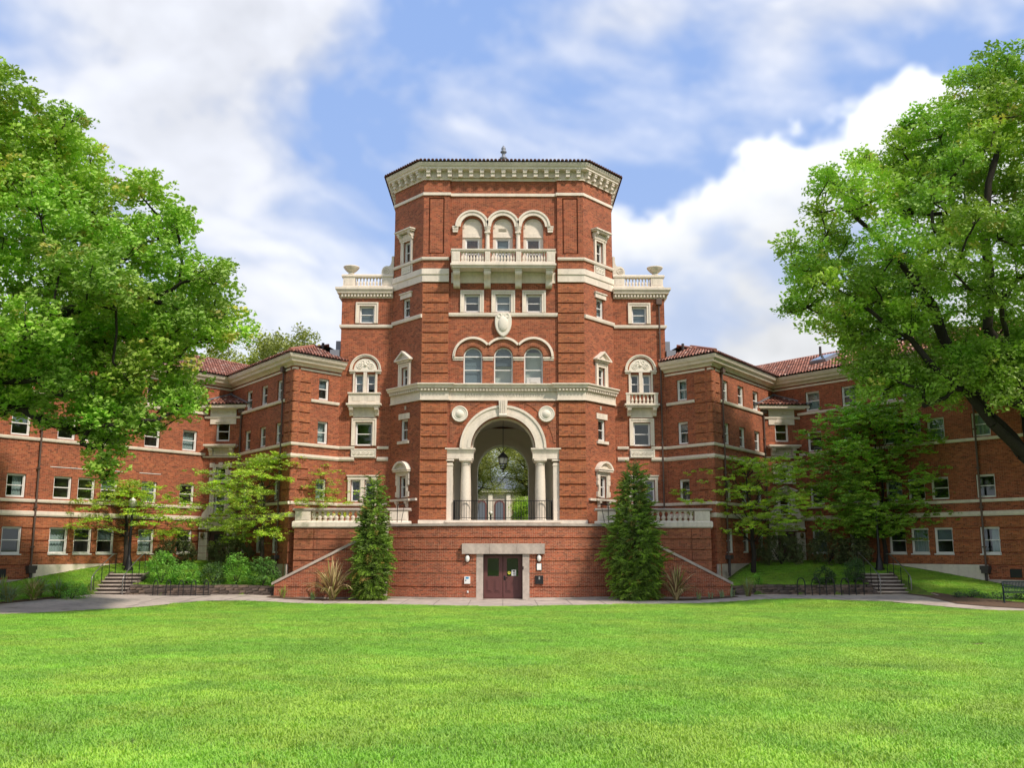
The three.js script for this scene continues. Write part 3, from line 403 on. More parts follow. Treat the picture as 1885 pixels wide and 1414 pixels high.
  { const K = facade(tower, [4.25, -14.5], [-4.25, -14.5]); const s = poly([[0, 3.4], [8.5, 3.4], [8.5, 22.6], [0, 22.6]]); const h = new THREE.Path(); h.moveTo(cx - 1.66, 3.601); h.lineTo(cx + 1.66, 3.601); h.lineTo(cx + 1.66, 7.2); h.absarc(cx, 7.2, 1.66, 0, Math.PI, false); h.lineTo(cx - 1.66, 3.601); s.holes.push(h); K.put('wall', ext(s, 0.4, 40), M.brick, 0, 0, -0.4);
    K.put('passage_arch', merge([ring(1.58, 1.9, 1.5, 0, Math.PI, 36).translate(0, 3.6, -1.5), at(box(0.3, 3.6, 1.5), -1.73, 1.8, -0.75), at(box(0.3, 3.6, 1.5), 1.73, 1.8, -0.75)]), M.plaster, cx, 3.6, -0.05);
    { const s3 = poly([[-2.8, 0], [2.8, 0], [2.8, 6.2], [-2.8, 6.2]]); const h3 = new THREE.Path(); h3.moveTo(-1.62, 0.001); h3.lineTo(1.62, 0.001); h3.lineTo(1.62, 3.6); h3.absarc(0, 3.6, 1.62, 0, Math.PI, false); h3.lineTo(-1.62, 0.001); s3.holes.push(h3); wp(tower, 'passage_wall', ext(s3, 0.2, 30), M.plaster, 0, 3.6, -13.3); }
  }
  for (const s of [-1, 1]) wp(tower, 'passage_wall', box(0.2, 3.9, 9.6), M.plaster, s * 2.72, 5.6, -8.3);
  { const v = new THREE.CylinderGeometry(2.62, 2.62, 9.7, 32, 1, true, Math.PI / 2, Math.PI).rotateX(Math.PI / 2); wp(tower, 'passage_vault', triUV(v), M.plaster, 0, 7.3, -8.3); }
  wp(tower, 'passage_floor', box(5.7, 0.2, 11.9), M.concrete, 0, 3.5, -8.5);
  wp(tower, 'ceiling_wall', box(5.7, 2.9, 0.12), M.plaster, 0, 11.2, -3.45);
  { // low hipped roof with tile rim and finial
    const ap = [0, 24.2, -8.5], e = [[-6.56, -12.8], [-6.56, -4.38], [-4.5, -2.03], [4.5, -2.03], [6.56, -4.38], [6.56, -12.8], [4.5, -15.1], [-4.5, -15.1]], pos = []; e.forEach((p, i) => { const q = e[(i + 1) % 8]; pos.push(p[0], 22.82, p[1], q[0], 22.82, q[1], ...ap); }); const g = new THREE.BufferGeometry(); g.setAttribute('position', new THREE.Float32BufferAttribute(pos, 3)); g.computeVertexNormals(); part(tower, 'roof', triUV(g).translate(0, 0, 8.5), M.tileBase);
    const l = [], tr = rng(4); for (let k = 0; k < 5; k++) { const p = e[k], q = e[k + 1], L = Math.hypot(q[0] - p[0], q[1] - p[1]), n = Math.round(L / 0.21), a = Math.atan2(-(q[1] - p[1]), q[0] - p[0]); for (let i = 0; i < n; i++) { const t = (i + 0.5) / n, x = lerp(p[0], q[0], t), z = lerp(p[1], q[1], t); const c = new THREE.CylinderGeometry(0.075, 0.085, 0.6, 8, 1, false, -Math.PI / 2, Math.PI).rotateX(-Math.PI / 2 + 0.14); l.push(at(triUV(c), x - Math.sin(a) * 0.22, 22.86, z - Math.cos(a) * 0.22, a)); } } const g2 = merge(l); part(tower, 'eave_tiles', g2.translate(0, 0, 8.5), M.tileBase).userData.kind = 'stuff';
    wp(tower, 'finial', lathe([[0.42, -0.3], [0.36, 0.06], [0.2, 0.14], [0.13, 0.24], [0.2, 0.28], [0.2, 0.34], [0.1, 0.38], [0.09, 0.6], [0.17, 0.64], [0.17, 0.7], [0.09, 0.75], [0.12, 0.82], [0.12, 0.88], [0.07, 0.97], [0.02, 1.04], [0, 1.06]], 16), M.lead, 0, 22.92, -2.7);
  }
  // flanks ---------------------------------------------------------------
  for (const s of [-1, 1]) {
    const K = facade(tower, [6, -4.6], [8.8, -4.6], s), X = 1.42;
    K.win(X, 14.5, 0.82, 0.98, { dress: 0.55 });
    for (const k of [-0.32, 0.32]) K.win(X + k, 10.64, 0.46, 1.06, { dress: k < 0 ? 0.9 : 0.5, open: s < 0 ? 0.16 : 0 });
    K.win(X, 7.82, 0.92, 1.26, { dress: 0.66 });
    for (const k of [-0.36, 0.36]) K.win(X + k, 4.86, 0.5, 1.16, { dress: 0.9 });
    K.wall(0, K.L, 0, 16.2, M.brick, 0.35);
    const S = facade(tower, [8.8, -4.6], [8.8, -12.4], s); S.wall(0.36, S.L, 0, 16.2, M.brick, 0.35); const K2 = facade(tower, [8.8, -12.4], [6, -12.4], s); K2.wall(0.36, K2.L, 0, 16.2, M.brick, 0.3);
    wp(tower, 'flank_roof', box(2.9, 0.1, 7.8), M.concrete, s * 7.4, 16.42, -8.5);
    surround(K, X, 14.5, 0.82, 0.98, 0.2); const kp = mir(s, [[6.02, -4.6], [8.8, -4.6], [8.8, -12.4]]);
    sweep(tower, 'sill_band', kp, sillBand(14.26, 14.44, 0.1), M.stone);
    sweep(tower, 'cornice', kp, [[-0.1, 15.92], [0.05, 15.92], [0.08, 16.12], [0.24, 16.16], [0.26, 16.24], [0.34, 16.36], [0.34, 16.48], [-0.1, 16.5]], M.stone); dentils(K, 0.05, 2.85, 15.98, 16.13, 0.09, 0.165, 0.05, 0.19); dentils(S, 0, 7.8, 15.98, 16.13, 0.09, 0.165, 0.05, 0.19);
    // roof balustrade with urn and scroll
    sweep(tower, 'parapet_base', kp, band(16.5, 16.62, 0.02, 0.24), M.stone); sweep(tower, 'parapet_rail', kp, [[-0.26, 17.12], [0.05, 17.12], [0.07, 17.2], [0.04, 17.27], [-0.26, 17.27]], M.stone);
    K.put('parapet_post', merge([box(0.66, 0.52, 0.3), at(box(0.5, 0.36, 0.03), 0, 0, 0.15)]), M.stone, 2.44, 16.87, -0.14); K.put('parapet_post', merge([box(0.6, 0.52, 0.3), at(box(0.44, 0.36, 0.03), 0, 0, 0.15)]), M.stone, 0.36, 16.87, -0.14); balusters(K, 0.68, 2.1, 16.62, 0.5, 8, -0.12, 0.068);
    balusters(S, 0.6, 7.2, 16.62, 0.5, 34, -0.12, 0.068);
    K.put('urn', lathe([[0.14, 0], [0.2, 0.02], [0.16, 0.08], [0.14, 0.12], [0.24, 0.18], [0.36, 0.3], [0.44, 0.42], [0.44, 0.46], [0.36, 0.45], [0.2, 0.36], [0, 0.34]], 24), M.stone, 2.36, 17.27, -0.14);
    { const sc = new THREE.Shape(); sc.moveTo(0, 0); sc.lineTo(0.66, 0); sc.bezierCurveTo(0.74, 0.36, 0.46, 0.56, 0.3, 0.48); sc.bezierCurveTo(0.12, 0.52, 0.14, 0.78, 0.12, 0.9); sc.bezierCurveTo(0.16, 1.0, 0.12, 1.06, 0, 1.06); sc.lineTo(0, 0); const g = merge([ext(sc, 0.26, 12), triUV(new THREE.TorusGeometry(0.17, 0.035, 6, 18)).translate(0.42, 0.22, 0.26), triUV(new THREE.TorusGeometry(0.08, 0.03, 6, 14)).translate(0.44, 0.21, 0.27), triUV(new THREE.SphereGeometry(0.04, 8, 6)).translate(0.44, 0.21, 0.27)]); if (s < 0) flipX(g); K.put('scroll', g, M.stone, 0.02, 17.27, -0.28); }
    // arched window with carved tympanum
    K.put('hood_mould', merge([ring(0.70, 0.84, 0.12, 0, Math.PI, 28), ring(0.78, 0.84, 0.05, 0, Math.PI, 28).translate(0, 0, 0.115)]), M.stone, X, 11.94, 0); K.put('brick_arch', ring(0.62, 0.70, 0.05, 0, Math.PI, 24), M.brickPale, X, 11.94, 0);
    { const t = new THREE.Shape(); t.absarc(0, 0, 0.62, 0, Math.PI, false); const l = [ext(t, 0.05, 24), at(box(1.24, 0.12, 0.1), 0, -0.06, 0.04)]; for (const k of [-1, 1]) l.push(triUV(new THREE.TorusGeometry(0.14, 0.035, 6, 16)).translate(k * 0.3, 0.2, 0.05), triUV(new THREE.TorusGeometry(0.06, 0.03, 6, 12)).translate(k * 0.3, 0.2, 0.06), triUV(new THREE.TorusGeometry(0.08, 0.03, 6, 12)).translate(k * 0.14, 0.42, 0.05)); l.push(triUV(new THREE.SphereGeometry(0.09, 10, 8)).translate(0, 0.26, 0.05)); K.put('tympanum', merge(l), M.stoneCarved, X, 11.94, 0); }
    for (const k of [-0.62, 0.62]) K.put('impost', merge([at(box(0.34, 0.1, 0.16), 0, 0.05, 0.08), at(box(0.28, 0.1, 0.1), 0, -0.05, 0.05)]), M.stone, X + k * 1.12, 11.82, 0);
    K.put('architrave', merge([at(box(0.1, 1.2, 0.1), -0.60, 0, 0), at(box(0.1, 1.2, 0.1), 0.60, 0, 0), at(box(0.18, 1.2, 0.12), 0, 0, 0)]), M.stone, X, 11.2, 0.03);
    // small balcony
    K.put('balcony_slab', merge([at(box(1.86, 0.1, 0.5), 0, 0.15, 0.25), at(box(1.72, 0.1, 0.42), 0, 0.05, 0.21)]), M.stone, X, 9.86, 0);
    if (s < 0) K.put('balcony_parapet', merge([at(box(1.66, 0.52, 0.34), 0, 0.26, 0.17), at(box(1.74, 0.07, 0.42), 0, 0.555, 0.2), at(box(0.44, 0.28, 0.03), -0.4, 0.26, 0.345), at(box(0.44, 0.28, 0.03), 0.4, 0.26, 0.345)]), M.stone, X, 10.06, 0);
    else { K.put('balcony_rail', box(1.74, 0.09, 0.24), M.stone, X, 10.6, 0.34); for (const k of [-0.74, 0.74]) K.box('balcony_post', M.stone, X + k, 10.31, 0.2, 0.5, 0.24, 0.44); balusters(K, X - 0.62, X + 0.62, 10.06, 0.5, 6, 0.34, 0.075); }
    for (const k of [-0.68, 0.68]) K.put('bracket', bracketGeo(0.2, 0.46, 0.36), M.stone, X + k, 9.86, 0.04);
    K.box('panel_backing', M.stone, X, 9.6, 1.2, 0.5, -0.02, 0.06);
    surround(K, X, 7.82, 0.92, 1.28, 0.2); K.put('relief_panel', reliefPanel(1.26, 0.4, 8), M.stoneCarved, X, 7.42, 0.07); K.box('panel_backing', M.stone, X, 7.42, 1.34, 0.5, -0.02, 0.06);
    K.put('architrave', merge([at(box(0.14, 1.16, 0.12), -0.7, 0.58, 0), at(box(0.14, 1.16, 0.12), 0.7, 0.58, 0), at(box(0.2, 1.16, 0.12), 0, 0.58, 0), at(box(1.6, 0.18, 0.14), 0, 1.25, 0), at(box(1.68, 0.06, 0.2), 0, 1.37, 0.02)]), M.stone, X, 4.86, 0.03);
  }
  // downpipe on the flank to the right
  const dp = [[8.5, 15.6], [8.5, 4.4]]; part(tower, 'downpipe', merge([bar([8.5, 15.7, -4.5], [8.5, 3.6, -4.5], 0.045, 8), at(box(0.3, 0.3, 0.2), 8.5, 15.72, -4.48), ...[14, 12, 10, 8, 6].map((y) => at(box(0.13, 0.07, 0.12), 8.5, y, -4.52))]).translate(0, 0, 8.5), M.pipe);
}

// ------------------------------------------------------------ roof tiles on a sloping plane
function tileField(O, e, u, len, rise, sMin, sMax, seed, pitch = 0.2, expo = 0.34) {     // O eave start, e along the eave, u up the slope; sMin/sMax(t) limits
  const n = new THREE.Vector3().crossVectors(e, u).normalize(); if (n.y < 0) n.negate(); const pos = [], nor = [], col = [], r = rng(seed);
  const rows = Math.ceil(rise / expo); let lo = Infinity, hi = -Infinity; for (const t of [0, rise]) { lo = Math.min(lo, sMin(t)); hi = Math.max(hi, sMax(t)); }
  const P = (s, t, k) => [O.x + e.x * s + u.x * t + n.x * k, O.y + e.y * s + u.y * t + n.y * k, O.z + e.z * s + u.z * t + n.z * k], SEG = 4;
  for (let i = 0; i < Math.ceil((hi - lo) / pitch); i++) for (let j = 0; j < rows; j++) {
    const s = lo + (i + 0.5) * pitch, t = j * expo; if (s < sMin(t + 0.1) || s > sMax(t + 0.1)) continue;
    const v = 0.7 + r() * 0.6, h = r(), c = h < 0.12 ? [0.50 * v, 0.33 * v, 0.27 * v] : h < 0.34 ? [0.20 * v, 0.085 * v, 0.062 * v] : [0.36 * v, 0.155 * v, 0.108 * v];
    const t1 = Math.min(t + expo + 0.06, rise); const jit = (r() - 0.5) * 0.012;
    for (let q = 0; q < SEG; q++) { const a0 = Math.PI * q / SEG, a1 = Math.PI * (q + 1) / SEG, w = pitch * 0.46; const A = P(s - Math.cos(a0) * w + jit, t - 0.03, 0.045 + Math.sin(a0) * 0.075), B = P(s - Math.cos(a1) * w + jit, t - 0.03, 0.045 + Math.sin(a1) * 0.075), C = P(s - Math.cos(a1) * w * 0.85 + jit, t1, 0.008 + Math.sin(a1) * 0.06), D = P(s - Math.cos(a0) * w * 0.85 + jit, t1, 0.008 + Math.sin(a0) * 0.06); pos.push(...A, ...B, ...C, ...A, ...C, ...D); for (let k = 0; k < 6; k++) col.push(...c); }
    if (j === 0) { const w = pitch * 0.46, Cn = P(s + jit, t - 0.03, 0.03); for (let q = 0; q < SEG; q++) { const a0 = Math.PI * q / SEG, a1 = Math.PI * (q + 1) / SEG; pos.push(...Cn, ...P(s - Math.cos(a0) * w + jit, t - 0.03, 0.045 + Math.sin(a0) * 0.075), ...P(s - Math.cos(a1) * w + jit, t - 0.03, 0.045 + Math.sin(a1) * 0.075)); for (let k = 0; k < 3; k++) col.push(0.03, 0.012, 0.01); } }
  }
  const g = new THREE.BufferGeometry(); g.setAttribute('position', new THREE.Float32BufferAttribute(pos, 3)); g.setAttribute('color', new THREE.Float32BufferAttribute(col, 3)); g.computeVertexNormals(); return triUV(g);
}
function quad(a, b, c, d) { const g = new THREE.BufferGeometry(); g.setAttribute('position', new THREE.Float32BufferAttribute([...a, ...b, ...c, ...a, ...c, ...d], 3)); g.computeVertexNormals(); return triUV(g); }

// ------------------------------------------------------------ wings
const A = [8.75, -4.6], B = [10.75, -2.35], Cn = [16.0, -9.7], Wd = [(24.2 - 16) / 13.64, (1.2 + 9.7) / 13.64], WL = 20, W = [Cn[0] + Wd[0] * WL, Cn[1] + Wd[1] * WL];
const bcL = Math.hypot(Cn[0] - B[0], Cn[1] - B[1]), bcd = [(Cn[0] - B[0]) / bcL, (Cn[1] - B[1]) / bcL];
const Pb = [B[0] + bcd[0] * 7.15, B[1] + bcd[1] * 7.15], Pw = [Cn[0] + Wd[0] * 1.75, Cn[1] + Wd[1] * 1.75];      // ends of the canted entrance bay
function wing(s) {
  const w = thing('brick_wing', s < 0 ? 'long red brick residence wing with tiled roof behind the small leafy tree at far left' : 'shaded red brick residence wing with tiled roof behind the leafy maple at far right', 'building wing', [s * 17, 0, -7]);
  const AB = facade(w, A, B, s), BC = facade(w, B, Cn, s), CW = facade(w, Cn, W, s), BAY = facade(w, Pb, Pw, s);
  const levels = [[10.16, 1.08], [7.84, 1.12], [4.86, 1.08]];
  // windows
  for (const [y, h] of levels) { AB.win(1.08, y, 0.66, h + 0.06); for (const x of [1.75, 3.95, 6.15]) { BC.win(x, y, 0.86, h); } for (const x of [2.68, 5.05, 7.37, 8.62, 9.88, 12.2, 14.6, 17.2]) CW.win(x, y, 0.93, h + 0.04); }
  for (const x of [1.75, 3.95, 6.15]) BC.win(x, 2.2, 0.86, 1.26); for (const x of [2.68, 5.05, 7.37, 8.62, 9.88, 12.2, 14.6, 17.2]) CW.win(x, 2.18, 0.95, 1.28, { open: x === 7.37 ? 0.1 : 0 });
  AB.wall(0, AB.L, 0, 12.2); BC.wall(0, bcL, 4.0, 12.2); CW.wall(0, WL, 4.0, 12.2);
  BC.wall(0, bcL, 0, 4.0, M.brick, 0.3, -0.05); CW.wall(0, WL, 0, 4.0, M.brick, 0.3, -0.05);
  BC.courses(0, 7.1, 1.68, 4.0, 4, -0.06, 0.0); CW.courses(1.8, WL, 1.68, 4.0, 4, -0.06, 0.0, M.brickOrange); CW.courses(s < 0 ? 11.2 : 12, WL, 0.45, 1.68, 2, -0.06, 0.0);
  const LP = mir(s, [A, B, Cn, W]), BCW = mir(s, [B, Cn, W]), BCp = mir(s, [B, Cn]), ABp = mir(s, [A, B]), CWp = mir(s, [Cn, W]);
  // quoins at the outer corner
  AB.courses(AB.L - 1.05, AB.L + 0.04, 7.82, 11.5, 7, -0.02, 0.06, M.brickOrange); BC.courses(-0.04, 0.95, 7.82, 11.5, 7, -0.02, 0.06, M.brickOrange); AB.courses(AB.L - 1.05, AB.L + 0.04, 4.86, 7.02, 4, -0.02, 0.06); BC.courses(-0.04, 0.95, 4.86, 7.02, 4, -0.02, 0.06); AB.courses(AB.L - 1.05, AB.L + 0.04, 1.7, 4.0, 4, -0.02, 0.06);
  // bands
  sweep(w, 'stone_band', LP, band(11.58, 11.68, 0.05), M.stone);
  { const q = (f, x0, x1) => f.path(x0, x1); sweep(w, 'sill_band', q(AB, 0.1, AB.L - 1.06), sillBand(9.97, 10.13, 0.1), M.stone); sweep(w, 'sill_band', q(BC, 0.96, bcL), sillBand(9.97, 10.13, 0.1), M.stone); sweep(w, 'sill_band', CWp, sillBand(9.97, 10.13, 0.1), M.stone); sweep(w, 'sill_band', CWp, sillBand(7.64, 7.8, 0.1), M.stone); }
  const flankB = mir(s, [[7.9, -4.6], A, B, Cn]); const flank2 = mir(s, [[6.1, -4.6], [6.7, -4.6]]);
  sweep(w, 'sill_band', flankB, sillBand(7.64, 7.8, 0.1), M.stone); sweep(w, 'stone_band', flankB, [[-0.06, 7.0], [0.05, 7.0], [0.1, 7.08], [0.1, 7.2], [-0.06, 7.24]], M.stone); sweep(w, 'sill_band', flank2, sillBand(7.64, 7.8, 0.1), M.stone); sweep(w, 'stone_band', flank2, [[-0.06, 7.0], [0.05, 7.0], [0.1, 7.08], [0.1, 7.2], [-0.06, 7.24]], M.stone);
  sweep(w, 'sill_band', mir(s, [[6.1, -4.6], A, B]), sillBand(4.64, 4.8, 0.1), M.stone); sweep(w, 'sill_band', BCW, sillBand(4.64, 4.8, 0.1), M.stone); sweep(w, 'stone_band', LP, [[-0.06, 3.98], [0.06, 3.98], [0.09, 4.05], [0.09, 4.2], [-0.06, 4.24]], M.stone);
  for (const x of [2.68, 5.05, 7.37, 8.62, 9.88, 12.2, 14.6, 17.2]) CW.box('sill', M.paint, x, 2.15, 1.02, 0.06, -0.1, 0.05);
  sweep(w, 'plinth', CW.path(1.8, s < 0 ? 11.2 : 12), band(-0.2, 1.66, 0.06, 0.1), M.stone); sweep(w, 'plinth', CW.path(s < 0 ? 11.2 : 12, WL), band(-0.2, 0.98, 0.06, 0.1), M.concrete); sweep(w, 'plinth', BC.path(0, 7.1), band(-0.2, 1.66, 0.06, 0.1), M.concrete);
  CW.box('basement_vent', M.black, s < 0 ? 12.6 : 13.3, 1.28, 0.55, 0.4, -0.02, 0.02);
  if (s < 0) for (const [a, b] of [[6.7, 10.6], [4.4, 5.7]]) CW.box('conduit', M.paint, (a + b) / 2, 6.42, b - a, 0.03, 0, 0.03);
  // eaves
  sweep(w, 'eaves_cornice', LP, [[-0.1, 11.76], [0.10, 11.76], [0.16, 11.86], [0.36, 11.92], [0.40, 12.02], [0.5, 12.1], [0.56, 12.22], [0.56, 12.28], [-0.1, 12.3]], M.stone);
  // roof: three slopes with hip and valley
  const off = (path, d) => { const N = []; for (let i = 0; i < path.length - 1; i++) { const dx = path[i + 1][0] - path[i][0], dz = path[i + 1][1] - path[i][1], L = Math.hypot(dx, dz); N.push([-dz / L, dx / L]); } return path.map((p, i) => { if (i === 0) return [p[0] + N[0][0] * d, p[1] + N[0][1] * d]; if (i === path.length - 1) return [p[0] + N.at(-1)[0] * d, p[1] + N.at(-1)[1] * d]; const a = N[i - 1], b = N[i], k = 1 + a[0] * b[0] + a[1] * b[1]; return [p[0] + (a[0] + b[0]) / k * d, p[1] + (a[1] + b[1]) / k * d]; }); };
  const eave = off(LP, 0.62), RUN = 5.0, ridge = off(LP, 0.62 - RUN), PITCH = 21.5 * Math.PI / 180, y0 = 12.3, rise = RUN * Math.tan(PITCH), slope = RUN / Math.cos(PITCH); const tiles = [];
  for (let i = 0; i < 3; i++) {
    const p = eave[i], q = eave[i + 1], pr = ridge[i], qr = ridge[i + 1]; const L = Math.hypot(q[0] - p[0], q[1] - p[1]), e = new THREE.Vector3((q[0] - p[0]) / L, 0, (q[1] - p[1]) / L), inn = new THREE.Vector3(e.z, 0, -e.x); const u = inn.clone().multiplyScalar(Math.cos(PITCH)).add(new THREE.Vector3(0, Math.sin(PITCH), 0));
    const s0 = (pr[0] - p[0]) * e.x + (pr[1] - p[1]) * e.z, s1 = (qr[0] - p[0]) * e.x + (qr[1] - p[1]) * e.z; let T = slope; if (s1 < s0) T = slope * L / (L + s0 - s1);
    tiles.push(tileField(new THREE.Vector3(p[0], y0, p[1]), e, u, L, T, (t) => s0 * t / slope, (t) => L + (s1 - L) * t / slope, 30 + i + s));
    const k = T / slope, c1 = [lerp(q[0], qr[0], k), y0 + rise * k, lerp(q[1], qr[1], k)], c0 = [lerp(p[0], pr[0], k), y0 + rise * k, lerp(p[1], pr[1], k)];
    part(w, 'roof_deck', quad([p[0], y0, p[1]], [q[0], y0, q[1]], c1, c0).translate(-w.position.x, 0, -w.position.z), M.tileBase);
    if (Math.abs(c0[0] - c1[0]) + Math.abs(c0[2] - c1[2]) > 0.4) { part(w, 'ridge_tile', bar(c0, c1, 0.11, 8).translate(-w.position.x, 0, -w.position.z), M.tileRidge); const d = [c0, c1].map((c) => [c[0] + inn.x * 5, y0, c[2] + inn.z * 5]); part(w, 'roof_deck', quad(c0, c1, d[1], d[0]).translate(-w.position.x, 0, -w.position.z), M.tileBase); }
  }
  part(w, 'roof_tiles', merge(tiles).translate(-w.position.x, 0, -w.position.z), M.tile).userData.kind = 'stuff';
  { // hip tiles on the outer corner
    const b = LP.findIndex((p) => Math.abs(Math.abs(p[0]) - B[0]) < 0.01), k = 0.62; part(w, 'hip_tile', bar([eave[b][0], y0 + 0.1, eave[b][1]], [lerp(eave[b][0], ridge[b][0], k), y0 + rise * k + 0.1, lerp(eave[b][1], ridge[b][1], k)], 0.09, 8).translate(-w.position.x, 0, -w.position.z), M.tileRidge); }
  { const up = (x, run, dy) => { const p = CW.world(x, 0.62 - run); return [p[0], y0 + run * Math.tan(PITCH) + dy, p[1]]; }; const sk = new THREE.Group(); sk.name = 'skylight'; const p = up(2.3, 2.6, 0.1); sk.position.set(p[0] - w.position.x, p[1], p[2] - w.position.z); sk.rotation.order = 'YXZ'; sk.rotation.y = CW.a; sk.rotation.x = PITCH; w.add(sk); part(sk, 'frame', box(1.1, 0.36, 1.5), M.lead); part(sk, 'pane', box(0.94, 0.02, 1.3), M.glass, [0, 0.195, 0]);
    for (const [x, r] of [[1.2, 3.8], [4.6, 4.2]]) { const q = up(x, r, 0); wp(w, 'vent_pipe', bar([0, -0.1, 0], [0, 0.75, 0], 0.08, 8), M.pipeDark, ...q); } wp(w, 'vent_pipe', bar([0, 0, 0], [0, 0.8, 0], 0.08, 8), M.pipeDark, s * 10.1, 13.0, -6.4); }
  wp(w, 'flashing', box(0.5, 0.62, 1.0), M.lead, s * 9.1, 12.72, -5.0); wp(w, 'flashing', box(0.4, 1.2, 2.4), M.lead, s * 9.0, 13.1, -6.6);
  // closing walls at the back
  { const back = [[W[0], W[1]], [W[0] + 7, W[1] - 5.3], [Cn[0] + 5.5, Cn[1] - 6.5], [8.8, -13]]; for (let i = 0; i < 3; i++) { const f = facade(w, back[i], back[i + 1], s); f.wall(0, f.L, 0, 12.2, M.brick, 0.3); } }
  // downpipes
  const pipe = (f, x, y1, yb) => { const a = f.world(x, 0.1); const l = [bar([a[0], y1, a[1]], [a[0], yb, a[1]], 0.05, 8)]; for (let y = y1 - 1.5; y > yb; y -= 1.9) l.push(at(box(0.15, 0.07, 0.15), a[0], y, a[1])); l.push(at(box(0.3, 0.26, 0.26), a[0], y1 + 0.1, a[1], f.a)); part(w, 'downpipe', merge(l).translate(-w.position.x, 0, -w.position.z), M.pipe); };
  pipe(BC, 1.18, 11.6, 1.2); pipe(CW, s < 0 ? 11.2 : 11.95, 11.6, 1.5); pipe(BAY, 0.03, 10.1, 1.7);
  { const a = CW.world(s < 0 ? 11.2 : 11.95, 0.14); part(w, 'rain_head', merge([at(box(0.42, 0.2, 0.34), 0, 0.1, 0), at(box(0.34, 0.16, 0.28), 0, -0.08, 0), at(new THREE.CylinderGeometry(0.07, 0.06, 0.9, 8), 0, -0.6, 0)].map(triUV)), M.pipeDark, [a[0] - w.position.x, 1.42, a[1] - w.position.z], CW.a); const b = BC.world(1.18, 0.14); part(w, 'rain_head', merge([at(box(0.38, 0.2, 0.3), 0, 0.1, 0), at(new THREE.CylinderGeometry(0.07, 0.06, 0.9, 8), 0, -0.4, 0)].map(triUV)), M.pipeDark, [b[0] - w.position.x, 1.9, b[1] - w.position.z], BC.a); }
  // canted entrance bay
  { const X = BAY.L / 2, f = BAY; f.win(X, 8.46, 0.78, 1.1, { dress: 0.95 }); f.win(X, 6.2, 0.56, 0.78, { dress: 0.95 }); f.win(X, 4.3, 0.62, 1.12, { dress: 0.95 }); f.hole(X, 1.78, 1.1, 1.64); f.wall(0, f.L, 0.6, 10.4, M.brick, 0.3);
    f.put('relief_panel', reliefPanel(1.5, 0.42, 5), M.stoneCarved, X, 10.1, 0.04); f.box('stone_panel', M.stone, X, 9.62, 1.5, 0.36, -0.02, 0.05); f.put('lintel', ext(poly([[-0.42, 0], [0.42, 0], [0.3, 0.2], [-0.3, 0.2]]), 0.09), M.stone, X, 9.54, 0); sweep(w, 'sill_band', mir(s, [Pb, Pw]), sillBand(9.76, 9.9, 0.1), M.stone);
    f.put('shelf', merge([at(box(1.86, 0.1, 0.5), 0, 0, 0.25), at(box(1.7, 0.08, 0.42), 0, -0.09, 0.21)]), M.stone, X, 8.2, 0); for (const k of [-0.6, 0.6]) f.put('bracket', bracketGeo(0.2, 0.46, 0.34), M.stone, X + k, 8.08, 0); f.put('relief_panel', reliefPanel(0.96, 0.42, 12), M.stone, X, 7.84, 0.03); sweep(w, 'sill_band', mir(s, [Pb, Pw]), sillBand(7.52, 7.62, 0.08), M.stone);
    surround(f, X, 6.2, 0.56, 0.78, 0.16); for (let i = 0; i < 3; i++) for (const k of [-1, 1]) f.box('quoin_block', M.stone, X + k * 0.5, 6.28 + i * 0.4, 0.26, 0.26, -0.02, 0.1); f.box('keystone', M.stone, X, 7.1, 0.24, 0.3, -0.02, 0.12); f.box('sill', M.stone, X, 6.12, 1.3, 0.12, -0.05, 0.12);
    surround(f, X, 4.28, 0.62, 1.14, 0.24); f.put('window_hood', pedimentTri(1.4, 0.32, 0.24), M.stone, X, 5.62, 0); for (const k of [-1, 1]) { const sc = new THREE.Shape(); sc.moveTo(0, 0); sc.lineTo(0.4, 0); sc.bezierCurveTo(0.42, 0.3, 0.1, 0.3, 0.1, 0.66); sc.lineTo(0, 0.66); sc.lineTo(0, 0); const g = ext(sc, 0.12, 8); if (k < 0) flipX(g); const mX = BAY.m(X) + k * 0.55; f.put('scroll', g, M.stone, BAY.m(mX), 4.2, 0); }
    f.put('entrance_cornice', merge([at(box(2.2, 0.12, 0.4), 0, 0, 0.14), at(box(2.1, 0.1, 0.3), 0, -0.11, 0.1), at(box(2.04, 0.42, 0.2), 0, -0.36, 0.06), at(box(2.1, 0.08, 0.26), 0, -0.6, 0.08)]), M.stone, X, 4.14, 0);
    for (const k of [-1, 1]) { for (let i = 0; i < 4; i++) f.box('quoin_block', M.stone, X + k * 0.79, 1.98 + i * 0.39, 0.48, 0.365, -0.2, 0.14); f.put('lantern', merge([at(triUV(new THREE.SphereGeometry(0.11, 12, 8)).scale(1, 1.45, 0.6), 0, 0, 0.1), at(box(0.06, 0.3, 0.04), 0, 0, 0)]), M.brass, X + k * 0.8, 3.16, 0.15); }
    f.box('lintel', M.stone, X, 3.44, 1.3, 0.1, -0.2, 0.1); const d = new THREE.Group(); d.name = 'door'; f.obj(d, X, 1.76, -0.2); part(d, 'leaf', box(1.06, 1.62, 0.05), M.maroon, [0, 0.82, 0]); part(d, 'pane', box(0.5, 0.7, 0.02), M.black, [0, 1.12, 0.025]); part(d, 'notice', box(0.2, 0.24, 0.006), M.white, [s * -0.06, 0.98, 0.04]);
    f.box('doorstep', M.concrete, X, 1.66, 2.3, 0.16, -0.1, 0.8);
